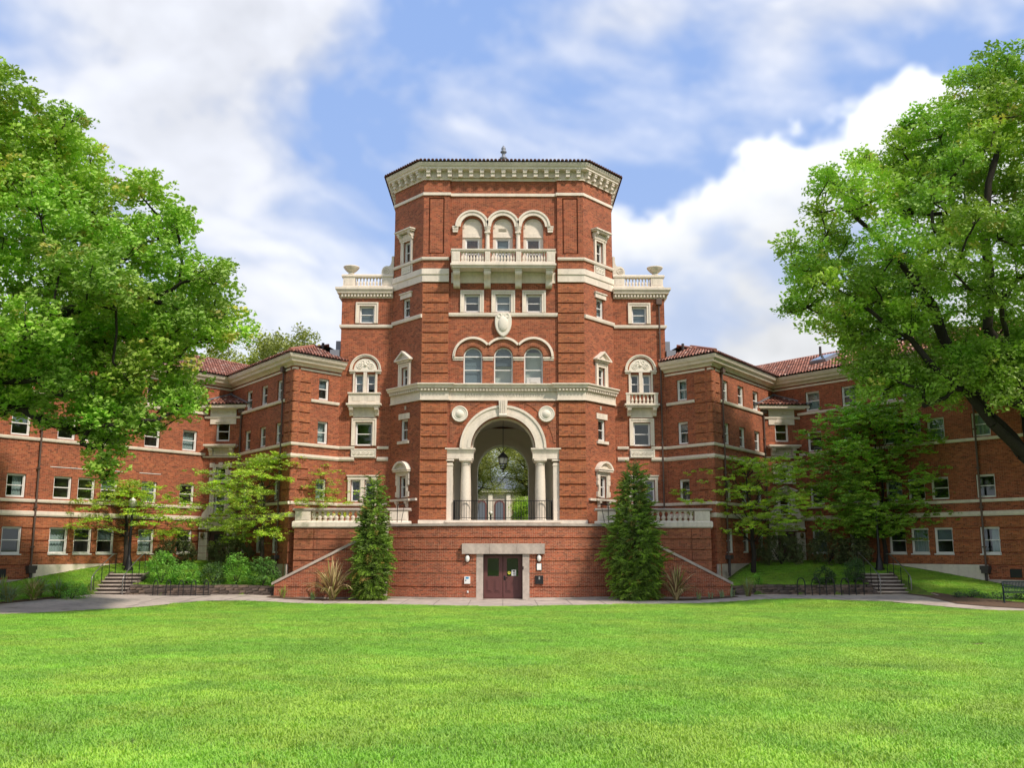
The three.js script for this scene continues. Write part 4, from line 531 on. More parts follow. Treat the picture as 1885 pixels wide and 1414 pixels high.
    // tiled hood
    const e0 = f.world(-0.55, 0.45), e1 = f.world(f.L + 0.55, 0.45), [p, q] = s > 0 ? [e0, e1] : [e1, e0], apx = [s * Cn[0], 11.35, Cn[1]], hy = 10.52; const Le = Math.hypot(q[0] - p[0], q[1] - p[1]), e = new THREE.Vector3((q[0] - p[0]) / Le, 0, (q[1] - p[1]) / Le), mid = [(p[0] + q[0]) / 2, (p[1] + q[1]) / 2], u = new THREE.Vector3(apx[0] - mid[0], apx[1] - hy, apx[2] - mid[1]); u.addScaledVector(e, -u.dot(e)); const T = u.length(); u.normalize(); const sa = (apx[0] - p[0]) * e.x + (apx[2] - p[1]) * e.z;
    part(w, 'hood_tiles', tileField(new THREE.Vector3(p[0], hy, p[1]), e, u, Le, T, (t) => sa * t / T + 0.22, (t) => Le + (sa - Le) * t / T - 0.22, 60 + s).translate(-w.position.x, 0, -w.position.z), M.tile).userData.kind = 'stuff';
    const gt = new THREE.BufferGeometry(); gt.setAttribute('position', new THREE.Float32BufferAttribute([p[0], hy, p[1], q[0], hy, q[1], ...apx], 3)); gt.computeVertexNormals(); part(w, 'hood_deck', triUV(gt).translate(-w.position.x, 0, -w.position.z), M.tileBase);
    for (const r of [p, q]) { const v = new THREE.Vector3(apx[0] - r[0], apx[1] - hy, apx[2] - r[1]), L = v.length(); const g = box(0.3, 0.08, L).clone(); const m4 = new THREE.Matrix4().lookAt(new THREE.Vector3(apx[0], apx[1], apx[2]), new THREE.Vector3(r[0], hy, r[1]), new THREE.Vector3(0, 1, 0)); g.applyMatrix4(m4).translate((apx[0] + r[0]) / 2, (apx[1] + hy) / 2 + 0.08, (apx[2] + r[1]) / 2); part(w, 'flashing', g.translate(-w.position.x, 0, -w.position.z), M.lead); }
    f.put('hood_fascia', merge([at(box(f.L + 1.0, 0.16, 0.12), 0, 0, 0.36), at(box(f.L + 0.5, 0.12, 0.4), 0, -0.08, 0.16)]), M.stone, X, 10.44, 0);
  }
  return w;
}
wing(-1); wing(1);

// ------------------------------------------------------------ ground
function retZ(ax) { return ax < 17.5 ? lerp(-1.0, 0.5, clamp((ax - 11) / 6.4, 0, 1)) : 0.5; }   // line of the low garden walls
function ground(x, z) {
  const ax = Math.abs(x);
  const path = 0.24 * sst(8, 13, ax) * sst(9, 2.5, z) + 0.12 * sst(14, 22, ax) * sst(16, 4, z);
  const rise = 0.014 * Math.max(0, z - 6);
  let up = 0;
  if (ax > 10.3 && z < 6) {
    const zr = retZ(ax) - 0.12, walled = z < zr ? lerp(0.46, 1.50, sst(zr, zr - 6.2, z)) : 0;
    const open = 1.46 * sst(4.4, -6.5, z) ;
    const k = sst(17.3, 19.3, ax); up = lerp(walled, open, k);
    if (ax > 17.42 && ax < 19.18 && z > -1.75) up = Math.max(0, (0.7 - z) * 0.39 - 0.22);
  }
  const bumps = z > 5 ? (fbm(x * 0.13, 0, z * 0.13, 3) - 0.5) * 0.16 * sst(6, 12, z) : 0;
  const back = z < -14 ? 3.5 * sst(-10, -14, z) * sst(16, 8, ax) : 0;
  return path + rise + up + bumps + back;
}
{
  const axis = (lo, hi, step, far) => { const o = []; for (let v = lo; v <= hi + 1e-6; v += step) o.push(v); let d = step; for (let v = lo; v > -far;) { d *= 1.5; v -= d; o.unshift(v); } d = step; for (let v = hi; v < far;) { d *= 1.5; v += d; o.push(v); } return o; };
  const xs = axis(-34, 34, 0.4, 900), zs = axis(-20, 50, 0.4, 900), pos = [], uv = [], idx = [];
  for (const z of zs) for (const x of xs) { const far = Math.abs(x) > 40 || z > 56 || z < -24; pos.push(x, far ? ground(clamp(x, -40, 40), clamp(z, -24, 56)) : ground(x, z), z); uv.push(x, z); }
  for (let j = 0; j < zs.length - 1; j++) for (let i = 0; i < xs.length - 1; i++) { const a = j * xs.length + i, b = a + 1, c = a + xs.length, d = c + 1; idx.push(a, c, b, b, c, d); }
  const g = new THREE.BufferGeometry(); g.setAttribute('position', new THREE.Float32BufferAttribute(pos, 3)); g.setAttribute('uv', new THREE.Float32BufferAttribute(uv, 2)); g.setIndex(idx); g.computeVertexNormals(); structure('lawn', g, M.turf);
}
const curve = (pts) => (x) => { for (let i = 1; i < pts.length; i++) if (x <= pts[i][0]) { const t = clamp((x - pts[i - 1][0]) / (pts[i][0] - pts[i - 1][0]), 0, 1); return lerp(pts[i - 1][1], pts[i][1], t * t * (3 - 2 * t) * 0.5 + t * 0.5); } return pts.at(-1)[1]; };
const R0 = 11.57, bowZ = (x) => Math.sqrt(R0 * R0 - x * x) - R0;
const lawnLine = curve([[-40, 34], [-26, 20], [-18, 11.0], [-15.5, 7.6], [-12.5, 4.2], [-10, 3.1], [-6, 3.5], [0, 5.2], [6, 3.5], [10, 3.1], [13, 3.4], [16, 4.7], [19.3, 9.6], [26, 19], [40, 34]]);
const lawnEdge = (x) => lawnLine(x);
const pathBack = (x) => { const ax = Math.abs(x); if (ax < 5.75) return bowZ(x) - 0.3; if (ax < 11) return 0.75; if (ax < 17.4) return retZ(ax) - 0.1; if (ax < 19.1) return 0.75; return x < 0 ? lerp(4.2, 19.2, clamp((ax - 19.1) / 8, 0, 1)) - 0.0 : lerp(2.4, 18.0, clamp((ax - 19.1) / 8, 0, 1)); };
function strip(f0, f1, x0, x1, dx, n, lift) { const xs = []; for (let x = x0; x <= x1 + 1e-6; x += dx) xs.push(x); const pos = [], uv = [], idx = []; for (const x of xs) for (let k = 0; k <= n; k++) { const z = lerp(f0(x), f1(x), k / n); pos.push(x, ground(x, z) + lift, z); uv.push(x, z); } for (let i = 0; i < xs.length - 1; i++) for (let k = 0; k < n; k++) { const a = i * (n + 1) + k; idx.push(a, a + 1, a + n + 1, a + 1, a + n + 2, a + n + 1); } const g = new THREE.BufferGeometry(); g.setAttribute('position', new THREE.Float32BufferAttribute(pos, 3)); g.setAttribute('uv', new THREE.Float32BufferAttribute(uv, 2)); g.setIndex(idx); g.computeVertexNormals(); return g; }
{ const walk = structure('path', strip(pathBack, lawnEdge, -34, 34, 0.25, 14, 0.03), M.concrete);
  // scored joints in the concrete
  { const g = new THREE.CircleGeometry(1, 18).rotateX(-Math.PI / 2), p = g.attributes.position, r = rng(6); for (let i = 0; i < p.count; i++) { const k = i ? 0.8 + r() * 0.4 : 1, x = 11.1 + p.getX(i) * 0.55 * k, z = 24.2 + p.getZ(i) * 0.4 * k; p.setXYZ(i, x, ground(x, z) + 0.012, z); } structure('bare_soil', g, M.mulch); }
  const joint = mat(0.16, 0.14, 0.125, 0.95); for (let i = 0; i < 21; i++) { const x = -15 + i * 1.5, z0 = pathBack(x) + 0.35, z1 = lawnEdge(x) - 0.02, l = []; for (let k = 0; k < 5; k++) { const za = lerp(z0, z1, k / 5), zb = lerp(z0, z1, (k + 1) / 5); l.push(at(box(0.022, 0.006, zb - za), x, Math.max(ground(x, za), ground(x, zb)) + 0.034, (za + zb) / 2)); } part(walk, 'joint', merge(l), joint); }
  structure('planting_bed', strip((x) => pathBack(x) - 1.35, (x) => pathBack(x) + 0.02, -27, -19.0, 0.25, 6, 0.045), M.mulch);
  structure('planting_bed_001', strip((x) => pathBack(x) - 0.4, (x) => lawnEdge(x) - 1.9 - Math.max(0, (19.5 - x) * 0.6), 18.6, 27, 0.25, 6, 0.05), M.mulch);
  for (const [i, s] of [-1, 1].entries()) structure(`planting_bed_${String(i + 2).padStart(3, '0')}`, strip(() => -0.7, () => 0.75, s < 0 ? -11 : 5.6, s < 0 ? -5.6 : 11, 0.3, 3, 0.055), M.mulch);
}

// ------------------------------------------------------------ terrace with bowed front
const terrace = thing('brick_terrace', 'bowed brick terrace front with double doors, below the archway', 'terrace', [0, 0, -2]);
{
  const cz = -R0, arcSlab = (r0, r1, a0, a1, y0, y1, n) => { const s = new THREE.Shape(); s.absarc(0, 0, r1, a0, a1, false); s.absarc(0, 0, r0, a1, a0, true); const g = new THREE.ExtrudeGeometry(s, { depth: y1 - y0, bevelEnabled: false, curveSegments: n }); g.rotateX(-Math.PI / 2); g.translate(0, y0, 0); g.rotateY(0); const t = triUV(g); /* run the bricks along the arc */ const p = t.attributes.position, u = t.attributes.uv, nn = t.attributes.normal; for (let i = 0; i < p.count; i++) if (Math.abs(nn.getY(i)) < 0.5) u.setXY(i, Math.atan2(p.getX(i), p.getZ(i)) * r1, p.getY(i)); return t; };
  // shape angle measured from +x towards -z after the turn: place so that the arc faces +z
  const arcPart = (name, r0, r1, xa, xb, y0, y1, m) => { const aa = Math.asin(xa / R0), ab = Math.asin(xb / R0); const g = arcSlab(r0, r1, -Math.PI / 2 + aa, -Math.PI / 2 + ab, y0, y1, Math.max(3, Math.round(Math.abs(ab - aa) * 40))); return wp(terrace, name, g, m, 0, 0, cz); };
  const ys = [0.14, 0.64, 1.28, 1.85, 2.4, 2.95, 3.5];
  for (let i = 0; i < 6; i++) { const y0 = ys[i], y1 = ys[i + 1] - 0.045; const cuts = y0 < 2.1 ? [[-5.87, -1.24], [1.24, 5.87]] : [[-5.87, 5.87]]; for (const [a, b] of cuts) arcPart('brick_course', R0 - 0.3, R0, a, b, y0, y1, M.brickBase); }
  for (const [a, b] of [[-5.87, -1.24], [1.24, 5.87]]) { arcPart('wall_core', R0 - 0.32, R0 - 0.05, a, b, 0, 2.2, M.brick); arcPart('plinth', R0 - 0.2, R0 + 0.04, a, b, -0.1, 0.13, M.concrete); }
  arcPart('wall_core', R0 - 0.32, R0 - 0.05, -5.87, 5.87, 2.2, 3.5, M.brick);
  for (const [a, b] of [[-5.95, -2.9], [-2.895, 0.15], [0.155, 3.1], [3.105, 5.95]]) arcPart('coping', R0 - 0.5, R0 + 0.07, a, b, 3.5, 3.62, M.concrete);
  // floor of the terrace
  { const pts = []; for (let i = 0; i <= 24; i++) { const x = -5.6 + 11.2 * i / 24; pts.push([x, -(bowZ(x) - 0.35)]); } pts.push([5.6, 2.0], [10.4, 2.1], [10.6, 2.6], [8.7, 4.6], [6, 4.6], [-6, 4.6], [-8.7, 4.6], [-10.6, 2.6], [-10.4, 2.1], [-5.6, 2.0]); const g = triUV(new THREE.ExtrudeGeometry(poly(pts.reverse()), { depth: 0.15, bevelEnabled: false }).rotateX(-Math.PI / 2)); wp(terrace, 'terrace_floor', g, M.concrete, 0, 3.42, 0); }
  // doorway
  wp(terrace, 'door_lintel', merge([at(box(1.32, 0.49, 0.3), -1.32, 0, 0), at(box(1.3, 0.49, 0.3), 0, 0, 0), at(box(1.32, 0.49, 0.3), 1.32, 0, 0)].map((g, i) => g.scale(0.996, 1, 1))), M.concrete, 0.02, 2.42, -0.1);
  for (const s of [-1, 1]) wp(terrace, 'door_jamb', box(0.32, 2.18, 0.62), M.concrete, s * 1.1, 1.09, -0.36);
  wp(terrace, 'door_head', box(1.92, 0.1, 0.3), M.maroonDark, 0, 2.14, -0.52); wp(terrace, 'threshold', box(2.2, 0.06, 0.75), M.concrete, 0, 0.03, -0.35);
  for (const s of [-1, 1]) {
    const d = new THREE.Group(); d.name = 'door'; d.position.set(s * 0.465, 0.06, -0.55 + 2); terrace.add(d);
    const sh = poly([[-0.455, 0], [0.455, 0], [0.455, 2.03], [-0.455, 2.03]], [new THREE.Path([[-0.27, 1.06], [0.27, 1.06], [0.27, 1.9], [-0.27, 1.9]].map((p) => new THREE.Vector2(...p)))]); part(d, 'leaf', ext(sh, 0.05), M.maroon);
    part(d, 'pane', box(0.54, 0.84, 0.01), M.glass, [0, 1.48, 0.03]); part(d, 'corridor', at(box(0.9, 2.0, 0.02), 0, 0, -2.2), M.roomA, [0, 1.05, 0]);
    for (const k of [-0.19, 0.19]) part(d, 'panel', merge([box(0.28, 0.6, 0.02), at(box(0.16, 0.46, 0.03), 0, 0, 0.02)]), M.maroon, [k, 0.62, 0.06]); part(d, 'kick_rail', box(0.84, 0.16, 0.015), M.maroon, [0, 0.14, 0.056]);
    if (s > 0) { part(d, 'handle', merge([box(0.07, 0.2, 0.02), bar([0, 0, 0.02], [0.14, 0, 0.06], 0.018, 8)]), M.black, [-0.38, 0.98, 0.06]); part(d, 'notice', merge([box(0.22, 0.28, 0.006)]), M.white, [0.06, 1.22, 0.045]); part(d, 'notice_print', merge([at(box(0.09, 0.07, 0.004), 0, 0.07, 0), ...[0, 1, 2].map((i) => at(box(0.14, 0.012, 0.004), 0, -0.02 - i * 0.03, 0))]), M.ink, [0.06, 1.22, 0.05]); part(d, 'round_sticker', new THREE.CylinderGeometry(0.075, 0.075, 0.006, 20).rotateX(Math.PI / 2), M.yellow, [-0.16, 1.22, 0.045]); part(d, 'sticker_mark', box(0.07, 0.03, 0.004), M.ink, [-0.16, 1.22, 0.052]); }
  }
  // stair walls and balustraded side terraces
  for (const s of [-1, 1]) {
    const S = facade(terrace, [5.3, -2.0], [10.38, -2.0], s); S.wall(0, S.L, 0, 3.45, M.brickPale, 0.4, -0.06); S.courses(0, 4.1, 0.3, 3.45, 6, -0.07, 0, M.brickPale); S.courses(4.12, S.L, 0.3, 3.45, 6, -0.07, 0.03, M.brickPale);
    const SE = facade(terrace, [10.38, -2.0], [10.6, -3.4], s); SE.wall(0, SE.L, 0, 3.45, M.brickPale, 0.3, -0.02);
    const pth = mir(s, [[4.6, -2.0], [10.42, -2.0], [10.5, -2.7]]); sweep(terrace, 'stone_base', pth, [[-0.4, 3.45], [0.04, 3.45], [0.08, 3.5], [0.08, 3.72], [0.03, 3.78], [-0.4, 3.78]], M.stone); sweep(terrace, 'handrail', pth, [[-0.34, 4.28], [0.02, 4.28], [0.07, 4.32], [0.07, 4.38], [0.0, 4.42], [-0.34, 4.42]], M.concrete);
    S.put('post', merge([box(0.76, 0.5, 0.36), at(box(0.6, 0.36, 0.03), 0, 0, 0.18)]), M.stone, 4.68, 4.03, -0.16); S.put('post', merge([box(0.9, 0.5, 0.36), at(box(0.7, 0.36, 0.03), 0, 0, 0.18)]), M.stone, -0.1, 4.03, -0.16); balusters(S, 0.4, 4.28, 3.78, 0.5, 14, -0.16, 0.115);
    // sloping stair wall, cut into courses
    const xa = 5.75, xb = 10.95, top = (x) => 0.76 + (xb - x) * 0.505, z = -0.62, ch = [0.12, 0.62, 1.28, 1.85, 2.4, 2.95, 3.5];
    for (let i = 0; i < 6; i++) { const y0 = ch[i], y1 = ch[i + 1] - 0.045; const xAt = (y) => clamp(xb - (y - 0.76) / 0.505, xa, xb); if (xAt(y0) - xa < 0.05) continue; const pts = [[xa, y0], [xAt(y0), y0], [xAt(y1), y1], [xa, y1]]; if (y0 < 0.76 && y1 > 0.76) pts.splice(2, 0, [xb, 0.76]); const g = ext(poly(pts), 0.34); if (s < 0) flipX(g); wp(terrace, 'brick_course', g, M.brickBase, 0, 0, z - 0.34); }
    { const g = ext(poly([[xa, 0], [xb - 0.03, 0], [xb - 0.03, 0.7], [xa, top(xa) - 0.05]]), 0.26); if (s < 0) flipX(g); wp(terrace, 'wall_core', g, M.brick, 0, 0, z - 0.30); const c = ext(poly([[xa, top(xa)], [xb + 0.12, top(xb + 0.12)], [xb + 0.12, top(xb + 0.12) + 0.13], [xa, top(xa) + 0.13]]), 0.46); if (s < 0) flipX(c); wp(terrace, 'coping', c, M.concrete, 0, 0, z - 0.40); const pl = box(5.26, 0.24, 0.4); wp(terrace, 'plinth', pl, M.concrete, s * 8.36, 0.02, z - 0.16); }
    for (let i = 0; i < 18; i++) wp(terrace, 'step', box(0.34, 0.19 * (i + 1), 1.0), M.concrete, s * (10.9 - i * 0.3), 0.25 + 0.19 * (i + 1) / 2 - 0.1, -1.5);
    wp(terrace, 'stair_rail', merge([bar([s * 5.2, 3.7, -1.3], [s * 5.2, 4.55, -1.3], 0.02), bar([s * 5.2, 4.55, -1.3], [s * 4.85, 4.6, -1.3], 0.02), bar([s * 5.0, 3.7, -1.3], [s * 4.85, 4.6, -1.3], 0.015)]), M.iron, 0, 0, 0);
  }
}
// railing across the archway
{ const r = thing('metal_railing', 'black metal railing across the foot of the archway', 'railing', [0, 3.84, -2.62]); part(r, 'top_rail', merge([at(box(5.04, 0.035, 0.04), 0, 0.98, 0), at(box(5.04, 0.025, 0.03), 0, 0.12, 0)]), M.iron); const pk = bar([0, 0.02, 0], [0, 0.97, 0], 0.009, 5); for (let i = 0; i <= 38; i++) part(r, 'picket', i % 13 === 0 ? bar([0, -0.1, 0], [0, 1.0, 0], 0.018, 5) : pk, M.iron, [-2.5 + i * 5 / 38, 0, 0]); for (const s of [-1, 1]) { part(r, 'side_rail', at(box(0.035, 0.04, 1.5), s * 2.5, 0.97, -0.75), M.iron); for (let i = 1; i < 12; i++) part(r, 'picket', pk, M.iron, [s * 2.5, 0, -i * 0.125]); } }
// hanging lantern
{ const g = thing('hanging_lantern', 'black iron lantern hanging in the archway', 'lantern', [0, 6.55, -3.9]); g.scale.set(0.8, 0.82, 0.8); part(g, 'rod', merge([bar([0, 1.1, 0], [0, 3.9, 0], 0.022), at(new THREE.CylinderGeometry(0.16, 0.1, 0.06, 12), 0, 3.9, 0)].map(triUV)), M.iron); part(g, 'dome', lathe([[0, 1.2], [0.04, 1.1], [0.07, 1.02], [0.2, 0.92], [0.32, 0.76], [0.36, 0.74], [0.36, 0.7], [0.3, 0.7]], 12), M.iron);
  for (let k = 0; k < 6; k++) { const a = k * Math.PI / 3 + 0.3, c = Math.cos(a), d = Math.sin(a); part(g, 'cage_bar', merge([bar([c * 0.32, 0.72, d * 0.32], [c * 0.25, 0.3, d * 0.25], 0.018), bar([c * 0.25, 0.3, d * 0.25], [c * 0.14, 0.02, d * 0.14], 0.018)]), M.iron); const a2 = a + Math.PI / 6, q = box(0.27, 0.38, 0.008).clone(); q.rotateX(0.16); q.rotateY(Math.PI / 2 - a2); part(g, 'pane', q, M.lampGlass, [Math.cos(a2) * 0.245, 0.5, Math.sin(a2) * 0.245]); }
  part(g, 'cage_ring', merge([triUV(new THREE.TorusGeometry(0.26, 0.022, 6, 24).rotateX(Math.PI / 2)).translate(0, 0.32, 0), triUV(new THREE.TorusGeometry(0.2, 0.018, 6, 24).rotateX(Math.PI / 2)).translate(0, 0.15, 0), triUV(new THREE.TorusGeometry(0.34, 0.024, 6, 24).rotateX(Math.PI / 2)).translate(0, 0.7, 0)]), M.iron); part(g, 'drop_finial', lathe([[0.15, 0.03], [0.12, -0.03], [0.04, -0.08], [0.06, -0.16], [0.01, -0.24], [0, -0.25]], 10), M.iron); }
// fittings by the doors
const wallZ = (x) => bowZ(x) + 0.005;
for (const [s, y] of [[-1, 1.96], [1, 1.98]]) { const x = s * 1.66 - (s < 0 ? 0.02 : -0.06), l = thing('wall_lamp', s < 0 ? 'oval opal wall lamp on the brick left of the doors' : 'oval opal wall lamp above the white notice right of the doors', 'lamp', [x, y, wallZ(x)], 'oval lamps beside the doors', x / R0); part(l, 'back_plate', new THREE.SphereGeometry(1, 20, 12).scale(0.135, 0.2, 0.05), M.black, [0, 0, 0.02]); part(l, 'glass_shade', new THREE.SphereGeometry(1, 20, 12).scale(0.105, 0.17, 0.1), M.opal, [0, 0, 0.05]); }
{ const bx = (x, y) => [x, y, wallZ(x)]; let o = thing('call_box', 'white emergency call box with blue label left of the doors', 'call box', bx(-1.68, 0.95), undefined, -0.145); part(o, 'housing', box(0.27, 0.34, 0.1), M.white, [0, 0, 0.05]); part(o, 'label', box(0.15, 0.09, 0.006), M.blue, [0, 0.1, 0.102]); part(o, 'button', new THREE.CylinderGeometry(0.028, 0.028, 0.02, 12).rotateX(Math.PI / 2), mat(0.08, 0.05, 0.12, 0.5), [-0.06, -0.01, 0.104]);
  o = thing('notice_frame', 'small white notice in black frame beneath the right lamp', 'notice', bx(1.72, 1.57), undefined, 0.148); part(o, 'frame', box(0.27, 0.36, 0.04), M.black, [0, 0, 0.02]); part(o, 'sheet', box(0.21, 0.3, 0.006), M.white, [0, 0, 0.042]);
  o = thing('entry_panel', 'square black entry panel below the notice right of the doors', 'panel', bx(1.72, 0.96), undefined, 0.148); part(o, 'plate', box(0.38, 0.4, 0.07), M.black, [0, 0, 0.035]); part(o, 'keypad', box(0.07, 0.13, 0.01), mat(0.25, 0.25, 0.25, 0.4), [0, 0.08, 0.073]);
  o = thing('card_reader', 'small dark card reader on the right door jamb', 'card reader', [1.235, 1.52, -0.05]); part(o, 'case', box(0.06, 0.14, 0.11), M.maroonDark, [-0.28, 0, -0.02]); part(o, 'face', box(0.01, 0.1, 0.08), M.black, [-0.314, 0, -0.02]); o = thing('wall_tap', 'small white cover low on the brick left of the doors', 'cover', bx(-1.66, 0.4), undefined, -0.145); part(o, 'plate', box(0.07, 0.1, 0.03), M.white, [0, 0, 0.015]); part(o, 'cap', box(0.04, 0.05, 0.03), M.white, [0, 0.01, 0.04]); }

// ------------------------------------------------------------ garden walls, steps, rails, lamps, racks, bench
for (const s of [-1, 1]) {
  const gw = thing('garden_wall', s < 0 ? 'low dry stone retaining wall behind the left bike rack' : 'low dry stone retaining wall behind the right bike rack', 'retaining wall', [s * 14, 0.2, 0]); const r = rng(90 + s), P = [10.95, retZ(10.95)], Q = [17.4, retZ(17.4)], L = Math.hypot(Q[0] - P[0], Q[1] - P[1]), ang = Math.atan2(-(Q[1] - P[1]), Q[0] - P[0]) * s;
  for (let c = 0; c < 4; c++) { let t = c % 2 ? -0.12 : 0; while (t < L - 0.1) { const w = Math.min(0.26 + r() * 0.3, L - t + 0.02), x = s * lerp(P[0], Q[0], (t + w / 2) / L), z = lerp(P[1], Q[1], (t + w / 2) / L); const g = stoneGeo(w - 0.015, 0.108, 0.34, Math.floor(r() * 5)); part(gw, c === 3 ? 'cap_stone' : 'stone', g, [M.rock, M.rockB, M.rockC][Math.floor(r() * 3)], [x - s * 14, ground(x, z + 0.4) - 0.2 + 0.06 + c * 0.118 + (r() - 0.5) * 0.01, z - c * 0.03 + (r() - 0.5) * 0.03], ang); t += w; } }
  const st = thing('stone_steps', s < 0 ? 'flight of concrete steps with handrails at the left lamp post' : 'flight of concrete steps with handrails at the right lamp post', 'steps', [s * 18.3, 0.3, 0.8]);
  for (let i = 0; i < 6; i++) { const sp = new THREE.Group(); sp.name = 'step'; sp.position.set(0, i * 0.155, -i * 0.40); st.add(sp); part(sp, 'tread', box(1.6, 0.05, 0.47), M.concrete, [0, 0.125, -0.19]); part(sp, 'riser', box(1.58, 0.30, 0.36), M.rock, [0, -0.05, -0.2]); } for (const k of [-1, 1]) part(st, 'stringer', ext(poly([[0, -0.3], [2.6, -0.3], [2.6, 1.0], [0, 0.12]]), 0.16).rotateY(Math.PI / 2).translate(k * 0.88 - 0.08, 0, 0), M.rock);
  for (const k of [-0.72, 0.72]) { part(st, 'handrail', tube([[k, 0.05, 0.15], [k, 0.75, 0.15], [k, 0.9, 0.02], [k, 1.85, -2.25], [k, 1.86, -2.6]].map((p) => p), 0.024, 40, 7), M.rail); for (const z of [-0.1, -0.95, -1.8, -2.55]) part(st, 'post', bar([k, 0.1 + Math.min(5, -z / 0.4) * 0.155 - 0.1, z], [k, 0.93 + (-z) * 0.412 - 0.08 + (z < -2.3 ? -0.08 : 0), z], 0.018, 6), M.iron); }
  const lx = s * (s < 0 ? 18.75 : 19.0), lz = -2.7, lp = thing('lamp_post', s < 0 ? 'black lamp post with glass globe beside the left steps' : 'black lamp post with glass globe under the right maple', 'lamp post', [lx, ground(lx, lz) - 0.02, lz], 'lamp posts at the steps');
  part(lp, 'base', lathe([[0.24, 0], [0.24, 0.1], [0.19, 0.14], [0.17, 0.4], [0.13, 0.5], [0.14, 0.56], [0.1, 0.62], [0.08, 0.8]], 14), M.black); part(lp, 'pole', lathe([[0.075, 0.78], [0.06, 2.6], [0.075, 2.62], [0.055, 2.68], [0.05, 2.95]], 12), M.black); part(lp, 'collar', lathe([[0.05, 2.93], [0.12, 2.98], [0.09, 3.06], [0.14, 3.12], [0.14, 3.16], [0, 3.16]], 14), M.black); part(lp, 'globe', lathe([[0.1, 3.16], [0.17, 3.22], [0.21, 3.36], [0.2, 3.46], [0.13, 3.52]], 14), M.lampGlass); part(lp, 'cap', lathe([[0.16, 3.5], [0.12, 3.56], [0.05, 3.6], [0.04, 3.66], [0, 3.7]], 14), M.opal);
  const rk = thing('bike_rack', s < 0 ? 'black bike rack on a base frame before the left garden wall' : 'row of five black hoop bike racks before the right garden wall', 'bike rack', [s * (s < 0 ? 14.9 : 15.3), 0.26, s < 0 ? 0.95 : 0.75], undefined, s < 0 ? 0.17 : -0.16);
  for (let i = 0; i < 5; i++) { const x = (i - 2) * (s < 0 ? 0.56 : 0.66), w = 0.12; part(rk, 'hoop', s < 0 ? tube([[x - 0.1, 0, 0], [x - 0.06, 0.6, 0], [x + 0.02, 0.74, 0], [x + 0.1, 0.6, 0], [x + 0.12, 0, 0]], 0.022, 24, 6) : tube([[x - 0.16, 0, 0], [x - 0.16, 0.6, 0.0], [x - 0.08, 0.78, 0.04], [x + 0.08, 0.78, 0.08], [x + 0.16, 0.6, 0.1], [x + 0.16, 0, 0.1]], 0.026, 28, 6), M.iron); } if (s < 0) for (const z of [0]) { part(rk, 'base_rail', at(box(2.7, 0.03, 0.05), 0, 0.04, z), M.iron); part(rk, 'cross_rail', at(box(2.5, 0.025, 0.03), 0, 0.42, z), M.iron); } else for (let i = 0; i < 5; i++) part(rk, 'foot', at(box(0.46, 0.02, 0.12), (i - 2) * 0.66, 0.01, 0.04), M.iron);
}
function stoneGeo(w, h, d, v) { const r = rng(700 + v), g = new THREE.BoxGeometry(w, h, d, 2, 1, 1), p = g.attributes.position, seen = new Map(); for (let i = 0; i < p.count; i++) { const k = `${p.getX(i).toFixed(3)}${p.getY(i).toFixed(3)}${p.getZ(i).toFixed(3)}`; if (!seen.has(k)) seen.set(k, [(r() - 0.5) * 0.05, (r() - 0.5) * 0.025, (r() - 0.5) * 0.06]); const q = seen.get(k); p.setXYZ(i, p.getX(i) + q[0] * 0.5, p.getY(i) + q[1], p.getZ(i) + q[2]); } g.computeVertexNormals(); return triUV(g); }
{ const bz = 6.6, bxx = 21.5, b = thing('park_bench', 'dark green slatted metal bench beside the mulch bed', 'bench', [bxx, ground(bxx, bz) + 0.05, bz], undefined, -0.42);
  for (let i = 0; i < 34; i++) { const x = -0.9 + i * 1.8 / 33; part(b, 'slat', tube([[x, 0.83, -0.3], [x, 0.62, -0.25], [x, 0.45, -0.18], [x, 0.425, -0.08], [x, 0.43, 0.1], [x, 0.43, 0.22], [x, 0.38, 0.25]], 0.014, 9, 4), M.benchGreen); } for (const [y, z] of [[0.83, -0.3], [0.44, -0.17], [0.39, 0.24], [0.62, -0.25]]) part(b, 'rail', bar([-0.93, y, z], [0.93, y, z], 0.02, 6), M.benchGreen);
  for (const x of [-0.95, 0.95]) { part(b, 'leg', tube([[x, 0, 0.24], [x, 0.3, 0.2], [x, 0.42, 0.22], [x, 0.62, 0.22], [x, 0.66, 0.1], [x, 0.64, -0.2]], 0.025, 20, 6), M.benchGreen); part(b, 'leg', tube([[x, 0, -0.3], [x, 0.2, -0.22], [x, 0.44, -0.17], [x, 0.83, -0.3]], 0.025, 14, 6), M.benchGreen); part(b, 'foot', box(0.08, 0.03, 0.12), M.benchGreen, [x, 0.01, 0.25]); } }

// ------------------------------------------------------------ foliage
const leafMat = (r, g, b, tr = 0.4, rough = 0.65) => new THREE.MeshPhysicalMaterial({ color: C3(r, g, b), roughness: rough, transmission: tr, thickness: 0, side: THREE.DoubleSide });
M.leafBig = leafMat(0.36, 0.585, 0.055, 0.5); M.leafOrn = leafMat(0.46, 0.68, 0.04, 0.52); M.leafShrub = leafMat(0.20, 0.50, 0.035, 0.45); M.leafDark = leafMat(0.15, 0.19, 0.07, 0.3, 0.55); M.leafCon = leafMat(0.17, 0.30, 0.035, 0.4); M.leafBack = leafMat(0.36, 0.42, 0.06, 0.45);
M.bark = new THREE.MeshStandardMaterial({ map: rep(tex(512, (u, v) => { const a = tnoise(u * 40, v * 9, 20, 3), b = tnoise(u * 160, v * 60, 20, 9); const k = 0.45 + 0.8 * a * b + 0.3 * b; return [0.034 * k, 0.027 * k, 0.022 * k]; }), 1), roughness: 0.95 });
